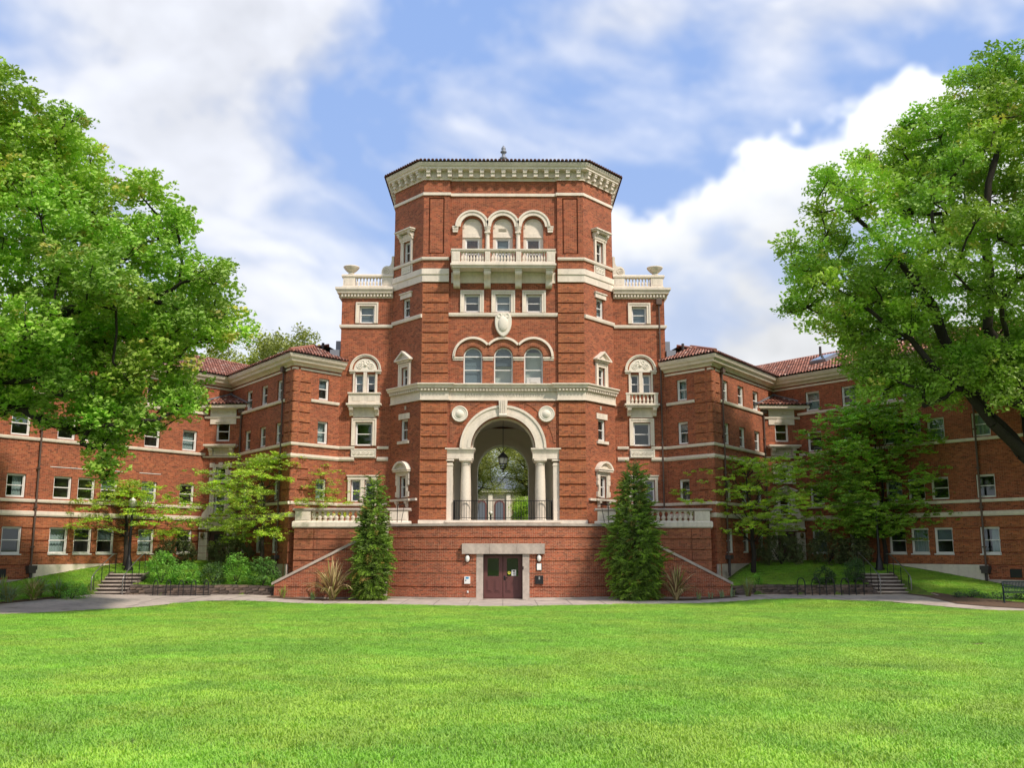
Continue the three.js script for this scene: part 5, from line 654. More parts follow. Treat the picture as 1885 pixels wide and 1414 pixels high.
M.blade = leafMat(0.335, 0.585, 0.045, 0.45, 0.6); M.straw = leafMat(0.62, 0.50, 0.24, 0.25, 0.7); M.strap = leafMat(0.30, 0.33, 0.07, 0.25, 0.6); M.strapGrey = leafMat(0.26, 0.37, 0.20, 0.25, 0.7); M.rust = leafMat(0.22, 0.12, 0.06, 0.2, 0.7);
function leafCluster(seed, n, R, size, flat = 1, aspect = 0.62) {      // n small folded leaves round a twig
  const r = rng(seed), pos = []; const v = new THREE.Vector3(), q = new THREE.Quaternion(), e = new THREE.Euler();
  for (let i = 0; i < n; i++) {
    const a = r() * 6.283, c = r() * 2 - 1, k = Math.cbrt(r()) * R, s = Math.sqrt(1 - c * c), ox = Math.cos(a) * s * k, oy = c * k * flat, oz = Math.sin(a) * s * k, L = size * (0.65 + r() * 0.7), w = L * aspect;
    e.set((r() - 0.5) * 1.9, r() * 6.283, (r() - 0.5) * 1.9); q.setFromEuler(e);
    const P = [[0, 0, -L / 2], [-w / 2, L * 0.10, 0], [0, 0, L / 2], [w / 2, L * 0.10, 0]].map((p) => { v.set(...p).applyQuaternion(q); return [v.x + ox, v.y + oy, v.z + oz]; }); pos.push(...P[0], ...P[1], ...P[2], ...P[0], ...P[2], ...P[3]);
  }
  const g = new THREE.BufferGeometry(); g.setAttribute('position', new THREE.Float32BufferAttribute(pos, 3)); g.computeVertexNormals(); return g;
}
function instanced(parent, name, geo, m, list) {       // list of [x,y,z,scale,rotY,tiltX,r,g,b]
  const o = new THREE.InstancedMesh(geo, m, list.length), d = new THREE.Object3D(), c = new THREE.Color(); d.rotation.order = 'YXZ';
  list.forEach((a, i) => { d.position.set(a[0], a[1], a[2]); d.scale.setScalar(a[3]); d.rotation.set(a[5] || 0, a[4] || 0, 0); d.updateMatrix(); o.setMatrixAt(i, d.matrix); o.setColorAt(i, c.setRGB(a[6], a[7], a[8])); });
  o.name = name; o.castShadow = o.receiveShadow = true; o.userData.kind = 'stuff'; parent.add(o); return o;
}
function skeleton(nodes, seed, rTip = 0.018, pow = 0.5) {        // nodes: [{p:[x,y,z], parent}], radii by the number of twigs carried
  const n = nodes.length, load = new Array(n).fill(0), kids = nodes.map(() => []); nodes.forEach((d, i) => { if (d.parent >= 0) kids[d.parent].push(i); }); for (let i = n - 1; i >= 0; i--) { load[i] = Math.max(1, load[i]); if (nodes[i].parent >= 0) load[nodes[i].parent] += load[i]; }
  const r = rng(seed), l = [], rad = (i) => nodes[i].r ?? rTip * Math.pow(load[i], pow);
  for (let i = 1; i < n; i++) { const a = nodes[nodes[i].parent], b = nodes[i]; if (b.parent < 0) continue; const L = Math.hypot(a.p[0] - b.p[0], a.p[1] - b.p[1], a.p[2] - b.p[2]), k = L * 0.1; const seg = L > 1.2 ? 3 : 2, pts = [a.p]; for (let q = 1; q < seg; q++) pts.push([0, 1, 2].map((c) => lerp(a.p[c], b.p[c], q / seg) + (r() - 0.5) * k + (c === 1 ? -k * 0.5 : 0))); pts.push(b.p); const ra = Math.min(rad(b.parent), rad(i) * 1.5), rb = rad(i); for (let q = 0; q < seg; q++) l.push(bar(pts[q], pts[q + 1], lerp(ra, rb, q / seg), ra > 0.08 ? 9 : 5, lerp(ra, rb, (q + 1) / seg))); }
  return merge(l);
}
function inPoly(x, y, P) { let c = false; for (let i = 0, j = P.length - 1; i < P.length; j = i++) if ((P[i][1] > y) !== (P[j][1] > y) && x < (P[j][0] - P[i][0]) * (y - P[i][1]) / (P[j][1] - P[i][1]) + P[i][0]) c = !c; return c; }
function edgeDist(x, y, P) { let m = 1e9; for (let i = 0, j = P.length - 1; i < P.length; j = i++) { const dx = P[i][0] - P[j][0], dy = P[i][1] - P[j][1], t = clamp(((x - P[j][0]) * dx + (y - P[j][1]) * dy) / (dx * dx + dy * dy), 0, 1); m = Math.min(m, Math.hypot(x - P[j][0] - dx * t, y - P[j][1] - dy * t)); } return m; }
function bigTree(label, base, trunk, limbs, outline, depth, o) {      // outline: profile of the crown in metres, given a thickness in z of its own
  const g = thing('shade_tree', label, 'tree', base, 'large shade trees'); const r = rng(o.seed); const [bx, by, bz] = base; let x0 = 1e9, x1 = -1e9, y0 = 1e9, y1 = -1e9; for (const p of outline) { x0 = Math.min(x0, p[0]); x1 = Math.max(x1, p[0]); y0 = Math.min(y0, p[1]); y1 = Math.max(y1, p[1]); }
  const lobes = []; let guard = 0; while (lobes.length < o.lobes && guard++ < 60000) { const x = lerp(x0, x1, r()), y = lerp(y0, y1, r()); if (!inPoly(x, y, outline)) continue; const d = edgeDist(x, y, outline); const rad = lerp(o.r0, o.r1, r()) * (d < 1.3 ? 0.62 : 1); if (d < rad * (o.seed === 101 ? 0.72 : 0.55)) continue; const zt = Math.min(depth, 0.9 + d * 1.25); let z = (r() * 2 - 1); z = Math.sign(z) * Math.pow(Math.abs(z), 0.55) * zt; if (lobes.some((l) => Math.hypot(l[0] - x, l[1] - y, (l[2] - z)) < (l[3] + rad) * 0.6)) continue; lobes.push([x, y, z, rad]); }
  for (const lm of limbs) { const e = lm.pts.at(-1); lobes.push([e[0], e[1] + 0.3, e[2] - bz, 0.75]); }
  for (const l of o.extra || []) lobes.push([l[0], l[1], l[2] - bz, l[3]]);
  const nodes = [{ p: [0, -0.3, 0], parent: -1, r: o.tr * 1.25 }]; trunk.forEach((p, i) => nodes.push({ p: [p[0] - bx, p[1] - by, p[2] - bz], parent: i, r: p[3] })); const tl = trunk.length; for (const lm of limbs) { let par = lm.from ?? tl; for (const p of lm.pts) { nodes.push({ p: [p[0] - bx, p[1] - by, p[2] - bz], parent: par, r: p[3] }); par = nodes.length - 1; } }
  const origin = nodes[tl].p; const sorted = lobes.map((l) => [l[0] - bx, l[1] - by, l[2], l[3]]).sort((a, b) => Math.hypot(a[0] - origin[0], a[1] - origin[1], a[2] - origin[2]) - Math.hypot(b[0] - origin[0], b[1] - origin[1], b[2] - origin[2]));
  const list = []; const first = Math.max(1, tl - 1);
  for (const l of sorted) { let best = tl, bd = 1e9; const dl = Math.hypot(l[0] - origin[0], l[1] - origin[1], l[2] - origin[2]); for (let i = first; i < nodes.length; i++) { const n = nodes[i].p, dn = Math.hypot(n[0] - origin[0], n[1] - origin[1], n[2] - origin[2]); if (dn > dl) continue; const d = Math.hypot(n[0] - l[0], (n[1] - l[1]) * 1.1 + (n[1] > l[1] ? 0.8 : 0), n[2] - l[2]); if (d < bd) { bd = d; best = i; } } nodes.push({ p: [l[0], l[1] - l[3] * 0.25, l[2]], parent: best }); const self = nodes.length - 1; const tint = 0.8 + r() * 0.4, yel = r();
    const tw = 4; for (let k = 0; k < tw; k++) { const a = r() * 6.283, c = r() * 1.5 - 0.45, s = Math.sqrt(Math.max(0, 1 - c * c)); nodes.push({ p: [l[0] + Math.cos(a) * s * l[3] * 0.8, l[1] + c * l[3] * 0.7, l[2] + Math.sin(a) * s * l[3] * 0.8], parent: self }); }
    const n = Math.round(o.per * l[3] * l[3]); for (let k = 0; k < n; k++) { const a = r() * 6.283, c = r() * 1.75 - 0.75, s = Math.sqrt(Math.max(0, 1 - c * c)), q = Math.pow(r(), 0.36) * l[3] * (0.86 + 0.3 * r()); const red = r() < o.red * (0.3 + 1.4 * yel) ? 1 : 0, t = tint * (0.75 + r() * 0.5); list.push([l[0] + Math.cos(a) * s * q, l[1] + c * q * 0.82, l[2] + Math.sin(a) * s * q, 0.75 + r() * 0.5, r() * 6.28, (r() - 0.5) * 1.2, t * (0.92 + yel * 0.2 + red * 0.42), t * (1 - red * 0.1), t * (1 + red * 0.4)]); } }
  part(g, 'trunk', skeleton(nodes, o.seed + 1, 0.016, 0.47), M.bark); instanced(g, 'crown', leafCluster(o.seed + 2, o.leaves, 0.30, o.leaf, 0.8), M.leafBig, list); return g;
}
// large tree on the left (trunk just outside the picture) and on the right
bigTree('big maple overhanging the left wing', [-20.5, 0.5, 12.5], [[-20.4, 3, 12.5, 0.55], [-20.1, 5.6, 12.5, 0.5]], [{ pts: [[-18.6, 8.6, 12.8, 0.3], [-16.9, 10.2, 13.2, 0.24], [-14.2, 11.4, 13.4, 0.19], [-12.6, 11.2, 13.2, 0.13], [-10.4, 10.5, 13, 0.07]] }, { pts: [[-19.6, 9.5, 13.2, 0.34], [-18.9, 13.5, 14, 0.28], [-18.0, 15.4, 14.6, 0.2], [-17.9, 17, 14.6, 0.12]] }, { pts: [[-17.6, 8.2, 14, 0.13], [-15.6, 8.0, 14.8, 0.09], [-14.6, 7.4, 15, 0.05]] }, { pts: [[-21.5, 10, 11.5, 0.3], [-23.5, 13, 11, 0.2]] }],
  [[-28, 18.2], [-24.5, 20.3], [-20.4, 20.9], [-18.0, 20.06], [-16.45, 19.59], [-14.83, 18.05], [-14.53, 16.71], [-13.12, 16.4], [-11.86, 15.35], [-10.89, 13.91], [-9.94, 12.58], [-9.48, 11.06], [-9.32, 9.77], [-10.27, 9.47], [-11.12, 9.07], [-10.82, 7.13], [-11.55, 6.55], [-12.66, 6.17], [-13.27, 5.2], [-14.0, 4.85], [-14.73, 5.97], [-15.89, 6.35], [-17.66, 6.9], [-20, 6.5], [-24, 6.6], [-28, 7.6], [-30.5, 12]], 6.2, { seed: 101, lobes: 175, r0: 0.95, r1: 1.75, per: 54, leaves: 22, leaf: 0.17, red: 0.06, tr: 0.6, extra: [[-10.5, 10.0, 13, 0.9], [-11.7, 9.1, 13.4, 1.1], [-11.4, 8.1, 12.6, 0.95], [-12.9, 8.4, 13.6, 1.2], [-14.2, 7.8, 13, 1.2], [-15.6, 8.6, 14.2, 1.3], [-17.2, 7.9, 14.6, 1.3], [-14.0, 6.1, 13, 0.85], [-13.7, 5.4, 13.2, 0.7], [-13.9, 4.9, 13.1, 0.5], [-11.4, 7.4, 13, 0.9], [-12.6, 6.8, 13.6, 0.9]] });
bigTree('big maple overhanging the right wing', [23.6, 0.9, 6.5], [[23.39, 3.33, 6.50, 0.38], [22.23, 5.99, 6.50, 0.32]], [{ pts: [[20.96, 7.50, 6.50, 0.26], [19.69, 9.23, 6.62, 0.22], [18.18, 12.47, 7.19, 0.22], [17.14, 13.86, 7.43, 0.17], [14.94, 16.30, 7.66, 0.09]] }, { pts: [[21.77, 8.89, 7.19, 0.24], [20.15, 11.43, 7.66, 0.20], [20.15, 14.91, 8.12, 0.20], [21.08, 19.31, 8.12, 0.12]] }, { pts: [[18.99, 8.89, 7.66, 0.16], [16.68, 10.97, 8.12, 0.12], [14.36, 12.59, 8.35, 0.07]] }, { pts: [[24.09, 10.04, 5.81, 0.24], [25.48, 14.68, 5.57, 0.18], [25.94, 19.31, 5.57, 0.12]] }],
  [[27.50, 13.52], [27.50, 21.04], [27.50, 25.56], [25.48, 26.14], [23.54, 25.09], [21.62, 24.28], [20.38, 24.14], [19.76, 22.31], [18.49, 21.79], [17.27, 21.52], [16.68, 19.98], [15.19, 19.46], [13.48, 18.69], [12.80, 17.19], [11.92, 16.19], [11.13, 14.48], [11.55, 13.26], [12.41, 11.83], [13.80, 11.59], [14.70, 10.88], [15.02, 8.77], [17.79, 8.54], [19.08, 7.61], [20.06, 8.07], [22.06, 8.55], [25.48, 7.61], [27.50, 7.96], [27.50, 10.04]], 6.4, { seed: 202, lobes: 165, r0: 0.85, r1: 1.7, per: 46, leaves: 20, leaf: 0.18, red: 0.03, tr: 0.45, extra: [[15.6, 10.0, 7, 1.2], [17.0, 9.6, 7, 1.3], [18.4, 9.2, 8, 1.3], [16.4, 11.2, 8, 1.2], [14.4, 11.6, 7, 1.1], [19.8, 9.8, 8.6, 1.3], [21.4, 10.2, 8.6, 1.4], [22.00, 7.96, 8.82, 1.20], [23.62, 7.50, 9.28, 1.20], [20.15, 8.42, 8.82, 1.00], [15.75, 9.12, 7.19, 1.10], [17.25, 8.42, 7.66, 1.00], [25.01, 7.96, 8.35, 1.30]] });

function layeredTree(label, base, o) {     // small tree with tiers of flat sprays
  const g = thing('garden_tree', label, 'tree', base, 'small trees before the wings'), r = rng(o.seed), nodes = [{ p: [0, -0.2, 0], parent: -1, r: o.tr }, { p: [0.05, o.fork * 0.5, 0.03], parent: 0, r: o.tr * 0.85 }, { p: [0.0, o.fork, 0], parent: 1, r: o.tr * 0.75 }], list = [], h = o.h;
  let par = 2; for (let k = 1; k <= 5; k++) { nodes.push({ p: [(r() - 0.5) * 0.3 * k * 0.4, lerp(o.fork, h * 0.97, k / 5), (r() - 0.5) * 0.3], parent: par, r: o.tr * (0.7 - k * 0.12) }); par = nodes.length - 1; }
  for (let i = 0; i < o.sprays; i++) { const t = (i + 0.5) / o.sprays, y = lerp(o.low, h, Math.pow(t, 0.92)), prof = o.prof(t), a = i * 2.39996 + r() * 0.8, reach = prof * (0.55 + 0.5 * r()), cx = Math.cos(a) * reach * o.w, cz = Math.sin(a) * reach * o.w * 0.85, rx = (0.5 + 0.5 * r()) * o.spray, up = 2 + Math.max(0, Math.min(5, Math.floor((y - o.fork) / ((h - o.fork) / 5)) - (reach > 0.5 ? 1 : 0))); const root = nodes[Math.min(up, 7)].p;
    nodes.push({ p: [lerp(root[0], cx, 0.5), lerp(root[1], y, 0.7) + 0.15, lerp(root[2], cz, 0.5)], parent: Math.min(up, 7) }); nodes.push({ p: [cx, y, cz], parent: nodes.length - 1 }); const tint = 0.78 + r() * 0.45, tx = (r() - 0.5) * 0.5, tz = (r() - 0.5) * 0.5, ph = r() * 9, ca = Math.cos(a), sa = Math.sin(a);
    const n = Math.round(o.per * rx * rx); for (let k = 0; k < n; k++) { const b = r() * 6.283, q = Math.sqrt(r()) * rx * (0.55 + 0.75 * fbm(Math.cos(b) * 2 + ph, Math.sin(b) * 2, i, 2)) * 1.15, lx = Math.cos(b) * q * 1.5, lz = Math.sin(b) * q * 0.8, ox = lx * ca - lz * sa, oz = lx * sa + lz * ca, out = Math.hypot(cx + ox, cz + oz); const tt = tint * (0.75 + r() * 0.5); list.push([cx + ox * 1.15, y + (r() - 0.5) * o.thick - q * q * 0.16 + ox * tx + oz * tz, cz + oz * 1.15, 0.7 + r() * 0.6, r() * 6.28, (r() - 0.5) * 0.5, tt * (0.9 + r() * 0.3), tt, tt * 0.9]); } }
  part(g, 'trunk', skeleton(nodes, o.seed + 1, 0.011, 0.45), M.bark); const c = instanced(g, 'crown', leafCluster(o.seed + 2, 16, 0.17, o.leaf, 0.35), o.m || M.leafOrn, list); return g;
}
const dome = (t) => Math.pow(Math.sin(Math.PI * clamp(0.14 + t * 0.80, 0, 1)), 0.75), flatTop = (t) => t < 0.75 ? lerp(0.75, 1, t / 0.75) : lerp(1, 0.5, (t - 0.75) / 0.25);
layeredTree('lime green tree with flat tiers before the left entrance bay', [-12.4, ground(-12.4, -3.8), -3.8], { seed: 301, tr: 0.13, fork: 2.0, h: 6.0, low: 1.7, w: 3.9, sprays: 72, spray: 1.0, thick: 0.22, per: 50, leaf: 0.105, prof: (t) => dome(t) });
layeredTree('green tree with flat tiers before the right entrance bay', [12.9, ground(12.9, -3.8), -3.8], { seed: 311, tr: 0.15, fork: 1.5, h: 5.9, low: 1.9, w: 3.5, sprays: 58, spray: 0.95, thick: 0.22, per: 46, leaf: 0.105, prof: (t) => dome(t) });
layeredTree('small spreading tree behind the left lamp post', [-19.3, ground(-19.3, -3.6), -3.6], { seed: 321, tr: 0.14, fork: 1.5, h: 4.3, low: 1.6, w: 3.3, sprays: 46, spray: 0.9, thick: 0.2, per: 46, leaf: 0.10, prof: (t) => t < 0.4 ? 0.95 : lerp(1, 0.25, (t - 0.4) / 0.6) });
layeredTree('bushy green maple behind the right lamp post', [19.8, ground(19.8, -4.0), -4.0], { seed: 331, tr: 0.13, fork: 1.6, h: 8.4, low: 1.5, w: 3.4, sprays: 110, spray: 1.1, thick: 0.5, per: 64, leaf: 0.125, prof: (t) => dome(t * 0.95), m: leafMat(0.36, 0.60, 0.06, 0.5) });

// trees standing beyond the roofs and through the archway
function roundTree(label, base, h, w, seed, m, group, n = 60, leaf = 0.2) { const g = thing('distant_tree', label, 'tree', base, group), r = rng(seed), nodes = [{ p: [0, -0.3, 0], parent: -1, r: w * 0.07 }, { p: [0.2, h * 0.2, 0], parent: 0, r: w * 0.06 }, { p: [0, h * 0.36, 0.2], parent: 1, r: w * 0.05 }], list = []; const pts = []; for (let i = 0; i < n; i++) { const a = r() * 6.283, c = r() * 2 - 1, s = Math.sqrt(1 - c * c), q = Math.pow(r(), 0.4); pts.push([Math.cos(a) * s * q * w, h * 0.62 + c * q * h * 0.36, Math.sin(a) * s * q * w]); } pts.sort((a, b) => a[1] - b[1]); for (const p of pts) { let best = 2, bd = 1e9; for (let i = 2; i < nodes.length; i++) { const d = Math.hypot(nodes[i].p[0] - p[0], (nodes[i].p[1] - p[1]) * 0.8 + (nodes[i].p[1] > p[1] ? 1 : 0), nodes[i].p[2] - p[2]); if (d < bd) { bd = d; best = i; } } nodes.push({ p, parent: best }); const rr = w * (0.2 + 0.14 * r()), t0 = 0.75 + r() * 0.5; for (let k = 0; k < 46; k++) { const a = r() * 6.283, c = r() * 1.7 - 0.7, s = Math.sqrt(Math.max(0, 1 - c * c)), q = Math.pow(r(), 0.5) * rr, t = t0 * (0.8 + 0.4 * r()); list.push([p[0] + Math.cos(a) * s * q, p[1] + c * q * 0.8, p[2] + Math.sin(a) * s * q, 0.8 + r() * 0.5, r() * 6.28, r() - 0.5, t, t, t]); } } part(g, 'trunk', skeleton(nodes, seed + 1, 0.03, 0.45), M.bark); instanced(g, 'crown', leafCluster(seed + 2, 13, 0.42, leaf, 0.8), m, list); }
roundTree('yellow green tree rising behind the roof of the left wing', [-22.3, 0, -42], 24.5, 6.4, 401, M.leafBack, undefined, 110, 0.24);
roundTree('green tree behind the left wing, mostly hidden by the big maple', [-33.5, 0, -40], 24, 6, 407, M.leafBack, undefined, 60, 0.26);
roundTree('tall spring tree seen through the archway, on its left', [-2.2, 3.4, -26], 10.4, 3.3, 421, M.leafBack, undefined, 150, 0.085);
roundTree('tall spring tree seen through the archway, on its right', [2.5, 3.4, -29], 10.9, 3.3, 431, M.leafBack, undefined, 150, 0.085);
roundTree('low bright tree seen through the archway before the pale hall', [1.9, 3.3, -24], 2.9, 1.3, 441, M.leafOrn, undefined, 26, 0.1);
{ // hall seen through the arch
  const h = thing('pale_hall', 'pale hall with slate roof and red arched windows, seen through the archway', 'building', [0, 3.2, -66]); const f = facade(h, [-16, -66], [16, -66]); f.box('wall', M.greyBrick, 16, 6.2, 32, 6.0, -0.4, 0);
  for (let i = 0; i < 13; i++) { const x = 16 - 12.6 + i * 2.1 - 0.4, g = new THREE.Group(); g.name = 'window'; f.obj(g, x, 5.0, 0); part(g, 'frame', ext(archShape(1.2, 2.4), 0.08), M.redWood); part(g, 'pane', ext(archShape(0.9, 2.3), 0.03), M.slate, [0, 0.06, 0.07]); f.box('pilaster', M.stone, x + 1.05, 6.0, 0.5, 5.4, 0, 0.25); } f.box('cornice', M.stone, 16, 9.1, 32.4, 0.4, -0.4, 0.5);
  part(h, 'roof', quad([-16.6, 6.05, 0.7], [16.6, 6.05, 0.7], [14, 7.9, -5], [-14, 7.9, -5]), M.slate); part(h, 'roof', quad([-16.6, 6.05, -11], [16.6, 6.05, -11], [14, 7.9, -5], [-14, 7.9, -5]), M.slate);
  const hg = thing('hedge_wall', 'low pale wall and paving edge seen through the archway', 'wall', [0, 3.4, -30]); part(hg, 'wall', box(22, 0.7, 0.4), M.concrete, [0, 0.35, 0]); part(hg, 'coping', box(22, 0.1, 0.5), M.stone, [0, 0.75, 0]);
  const lp = thing('path_lamp', 'small lamp post seen through the archway railing', 'lamp post', [-0.9, 3.4, -26]); part(lp, 'pole', bar([0, 0, 0], [0, 1.5, 0], 0.06, 8), M.black); part(lp, 'globe', new THREE.SphereGeometry(0.16, 14, 10), M.opal, [0, 1.66, 0]);
}
// conifers either side of the bowed wall
function conifer(label, base, h, w, seed) {
  const g = thing('conifer', label, 'conifer', base, 'conifers at the bowed wall'), r = rng(seed); part(g, 'trunk', bar([0, -0.1, 0], [0, h * 0.9, 0], 0.12, 8, 0.02), M.bark);
  const spray = (() => { const q = rng(seed + 5), pos = []; for (let k = 0; k < 15; k++) { const t = k / 14, L = 0.16 * (1 - t * 0.45), sx = (k % 2 ? 1 : -1) * (0.25 + 0.9 * q()), z0 = t * 0.34, y0 = -t * t * 0.10 + (q() - 0.5) * 0.03; const ex = Math.sin(sx) * L, ez = Math.cos(sx) * L, w2 = 0.022; pos.push(0, y0, z0, ex * 0.5 - ez * w2 * 3, y0 + 0.012, z0 + ez * 0.5 + ex * w2 * 3, ex, y0 - 0.03, z0 + ez, 0, y0, z0, ex, y0 - 0.03, z0 + ez, ex * 0.5 + ez * w2 * 3, y0 + 0.012, z0 + ez * 0.5 - ex * w2 * 3); } const o = new THREE.BufferGeometry(); o.setAttribute('position', new THREE.Float32BufferAttribute(pos, 3)); o.computeVertexNormals(); return o; })();
  const list = [], N = Math.round(h * w * 640), shape = (t) => (t < 0.3 ? lerp(0.66, 1, sst(0, 0.3, t)) : Math.pow(1 - (t - 0.3) / 0.7, 0.9)) + 0.03;
  const lump = (a, t) => 0.45 + 0.95 * fbm(Math.cos(a) * 1.9 + seed, t * 9, Math.sin(a) * 1.9, 3) + (fbm(Math.cos(a) * 5, t * 26, Math.sin(a) * 5 + seed, 2) - 0.5) * 1.15;
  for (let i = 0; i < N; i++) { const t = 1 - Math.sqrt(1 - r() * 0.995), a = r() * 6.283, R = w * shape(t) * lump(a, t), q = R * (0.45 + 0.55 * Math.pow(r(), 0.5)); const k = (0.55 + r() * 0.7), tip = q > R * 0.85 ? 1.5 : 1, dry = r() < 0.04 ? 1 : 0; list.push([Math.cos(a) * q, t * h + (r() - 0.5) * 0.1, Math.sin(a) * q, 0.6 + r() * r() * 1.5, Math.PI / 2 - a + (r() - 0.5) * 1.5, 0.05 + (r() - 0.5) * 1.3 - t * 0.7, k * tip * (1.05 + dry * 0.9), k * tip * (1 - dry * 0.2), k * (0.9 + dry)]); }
  instanced(g, 'crown', spray, M.leafCon, list); return g;
}
conifer('narrow conifer left of the bowed brick wall', [-6.2, 0.08, 0.05], 6.15, 0.66, 501); conifer('broad conifer right of the bowed brick wall', [6.3, 0.08, 0.05], 6.75, 0.98, 511);

// shrubs
function shrub(name, label, base, rx, ry, rz, seed, m, leaf, group, dens = 330, loose = 0.2) { const g = thing(name, label, 'shrub', base, group), r = rng(seed), list = [], N = Math.round((rx * ry + ry * rz + rx * rz) / 3 * dens); for (let i = 0; i < N; i++) { const a = r() * 6.283, c = r() * 1.75 - 0.75, s = Math.sqrt(Math.max(0, 1 - c * c)), q = (0.62 + 0.38 * Math.pow(r(), 0.6)) * (1 - loose + 2 * loose * fbm(Math.cos(a) * s * 2.4 + seed, c * 2.4, Math.sin(a) * s * 2.4, 3)), t = 0.65 + r() * 0.7; list.push([Math.cos(a) * s * rx * q, ry * 0.42 + c * ry * 0.6 * q + (c > 0.5 ? r() * r() * 0.12 : 0), Math.sin(a) * s * rz * q, 0.7 + r() * 0.6, r() * 6.28, (r() - 0.5) * 1.4, t * (0.9 + 0.3 * r()), t, t]); }
  const l = []; for (let k = 0; k < 7; k++) { const a = r() * 6.283; l.push(bar([0, 0, 0], [Math.cos(a) * rx * 0.5, ry * (0.5 + 0.3 * r()), Math.sin(a) * rz * 0.5], 0.022, 5, 0.008)); } part(g, 'stem', merge(l), M.bark); instanced(g, 'foliage', leafCluster(seed + 2, 13, 0.12, leaf, 0.9), m, list); return g; }
const gy = (x, z, d = 0) => [x, ground(x, z) + d, z];
const SG = 'bright shrubs behind the left garden wall';
shrub('green_shrub', 'rounded bright green shrub nearest the left steps', gy(-16.4, -0.75), 0.78, 1.42, 0.7, 601, M.leafShrub, 0.075, SG); shrub('green_shrub', 'low bright green shrub second from the left steps', gy(-15.15, -0.7), 0.72, 1.0, 0.6, 602, M.leafShrub, 0.075, SG); shrub('green_shrub', 'duller small shrub in the middle behind the bike rack', gy(-13.95, -0.9), 0.6, 1.0, 0.55, 603, leafMat(0.07, 0.17, 0.03, 0.35), 0.075, SG); shrub('green_shrub', 'bright green shrub second from the sloping stair wall', gy(-12.9, -1.1), 0.72, 1.4, 0.65, 604, M.leafShrub, 0.075, SG); shrub('green_shrub', 'bright green shrub against the sloping stair wall', gy(-11.65, -1.25), 0.78, 1.25, 0.62, 605, leafMat(0.09, 0.25, 0.022, 0.35), 0.075, SG);
const DG = 'dark shrubs under the wing windows';
shrub('dark_shrub', 'dark grey green shrub under the left wing windows', gy(-17.1, -4.7), 1.1, 1.25, 0.8, 611, M.leafDark, 0.09, DG); shrub('dark_shrub', 'dark shrub in front of the left entrance door', gy(-14.4, -5.2), 1.15, 1.4, 0.8, 612, M.leafDark, 0.09, DG); shrub('dark_shrub', 'dark shrub beside the trunk of the right flat tiered tree', gy(14.7, -5.0), 1.3, 1.55, 0.85, 613, M.leafDark, 0.09, DG); shrub('dark_shrub', 'wide dark shrub under the right wing windows', gy(17.0, -4.4), 1.05, 1.6, 0.85, 614, M.leafDark, 0.09, DG); shrub('dark_shrub', 'dark shrub end piece beside the right lamp post', gy(18.3, -4.0), 0.85, 1.5, 0.7, 615, M.leafDark, 0.09, DG);
shrub('green_shrub', 'upright green shrub left of the right steps', gy(16.9, -0.45), 0.5, 1.15, 0.45, 621, leafMat(0.06, 0.15, 0.025, 0.35), 0.08, 'green shrubs by the right garden wall'); shrub('green_shrub', 'low green shrub behind the right hoop racks', gy(15.5, -0.6), 0.5, 0.75, 0.42, 622, leafMat(0.05, 0.12, 0.022, 0.35), 0.08, 'green shrubs by the right garden wall'); shrub('green_shrub', 'small rounded shrub at the end of the left bed', gy(-18.5, 4.1, -0.02), 0.66, 0.7, 0.55, 623, M.leafShrub, 0.06, undefined); shrub('green_shrub', 'tiny green shrub on the right garden wall near the stair', gy(12.4, -1.1), 0.22, 0.5, 0.2, 624, M.leafShrub, 0.06, undefined);
// strap leaved plants
function strapPlant(name, label, base, n, len, seed, mats, wid = 0.045, spread = 1, group) { const g = thing(name, label, 'plant', base, group), r = rng(seed); const vars = []; for (let v = 0; v < 6; v++) { const lean = (0.1 + v / 5 * 1.05) * spread, L = len * (1.05 - 0.2 * r()), pos = []; let x = 0, y = 0, a = Math.PI / 2 - lean * 0.35; const S = 7, P = []; for (let k = 0; k <= S; k++) { const t = k / S, w = wid * (t < 0.15 ? 0.7 + 2 * t : 1) * (1 - Math.pow(t, 2.2)); P.push([x, y, w]); x += Math.cos(a) * L / S; y += Math.sin(a) * L / S; a -= lean * (0.10 + 0.42 * t * t); } for (let k = 0; k < S; k++) { const [x0, y0, w0] = P[k], [x1, y1, w1] = P[k + 1]; for (const s of [-1, 1]) pos.push(x0, y0, 0, x0, y0 + w0 * 0.35, s * w0, x1, y1 + w1 * 0.35, s * w1, x0, y0, 0, x1, y1 + w1 * 0.35, s * w1, x1, y1, 0); } const q = new THREE.BufferGeometry(); q.setAttribute('position', new THREE.Float32BufferAttribute(pos, 3)); q.computeVertexNormals(); vars.push(q); }
  for (let i = 0; i < n; i++) { const o = part(g, 'leaf', vars[Math.floor(r() * 6)], mats[Math.floor(r() * mats.length)], [(r() - 0.5) * 0.2, 0, (r() - 0.5) * 0.2], r() * 6.283); o.scale.setScalar(0.7 + r() * 0.45); } return g; }
strapPlant('flax_plant', 'spiky straw coloured flax left of the narrow conifer', gy(-8.0, 0.35, 0.04), 130, 2.05, 701, [M.straw, M.straw, M.strap, M.rust], 0.05, 1.45, 'spiky flax plants'); strapPlant('flax_plant', 'spiky straw coloured flax right of the broad conifer', gy(8.15, 0.4, 0.04), 95, 1.75, 702, [M.straw, M.straw, M.strap, M.rust], 0.045, 1.45, 'spiky flax plants');
strapPlant('tussock', 'brown green grass tussock at the foot of the right stair wall', gy(11.5, 0.5, 0.0), 130, 1.0, 703, [M.strap, M.rust, M.strapGrey], 0.01, 0.9);
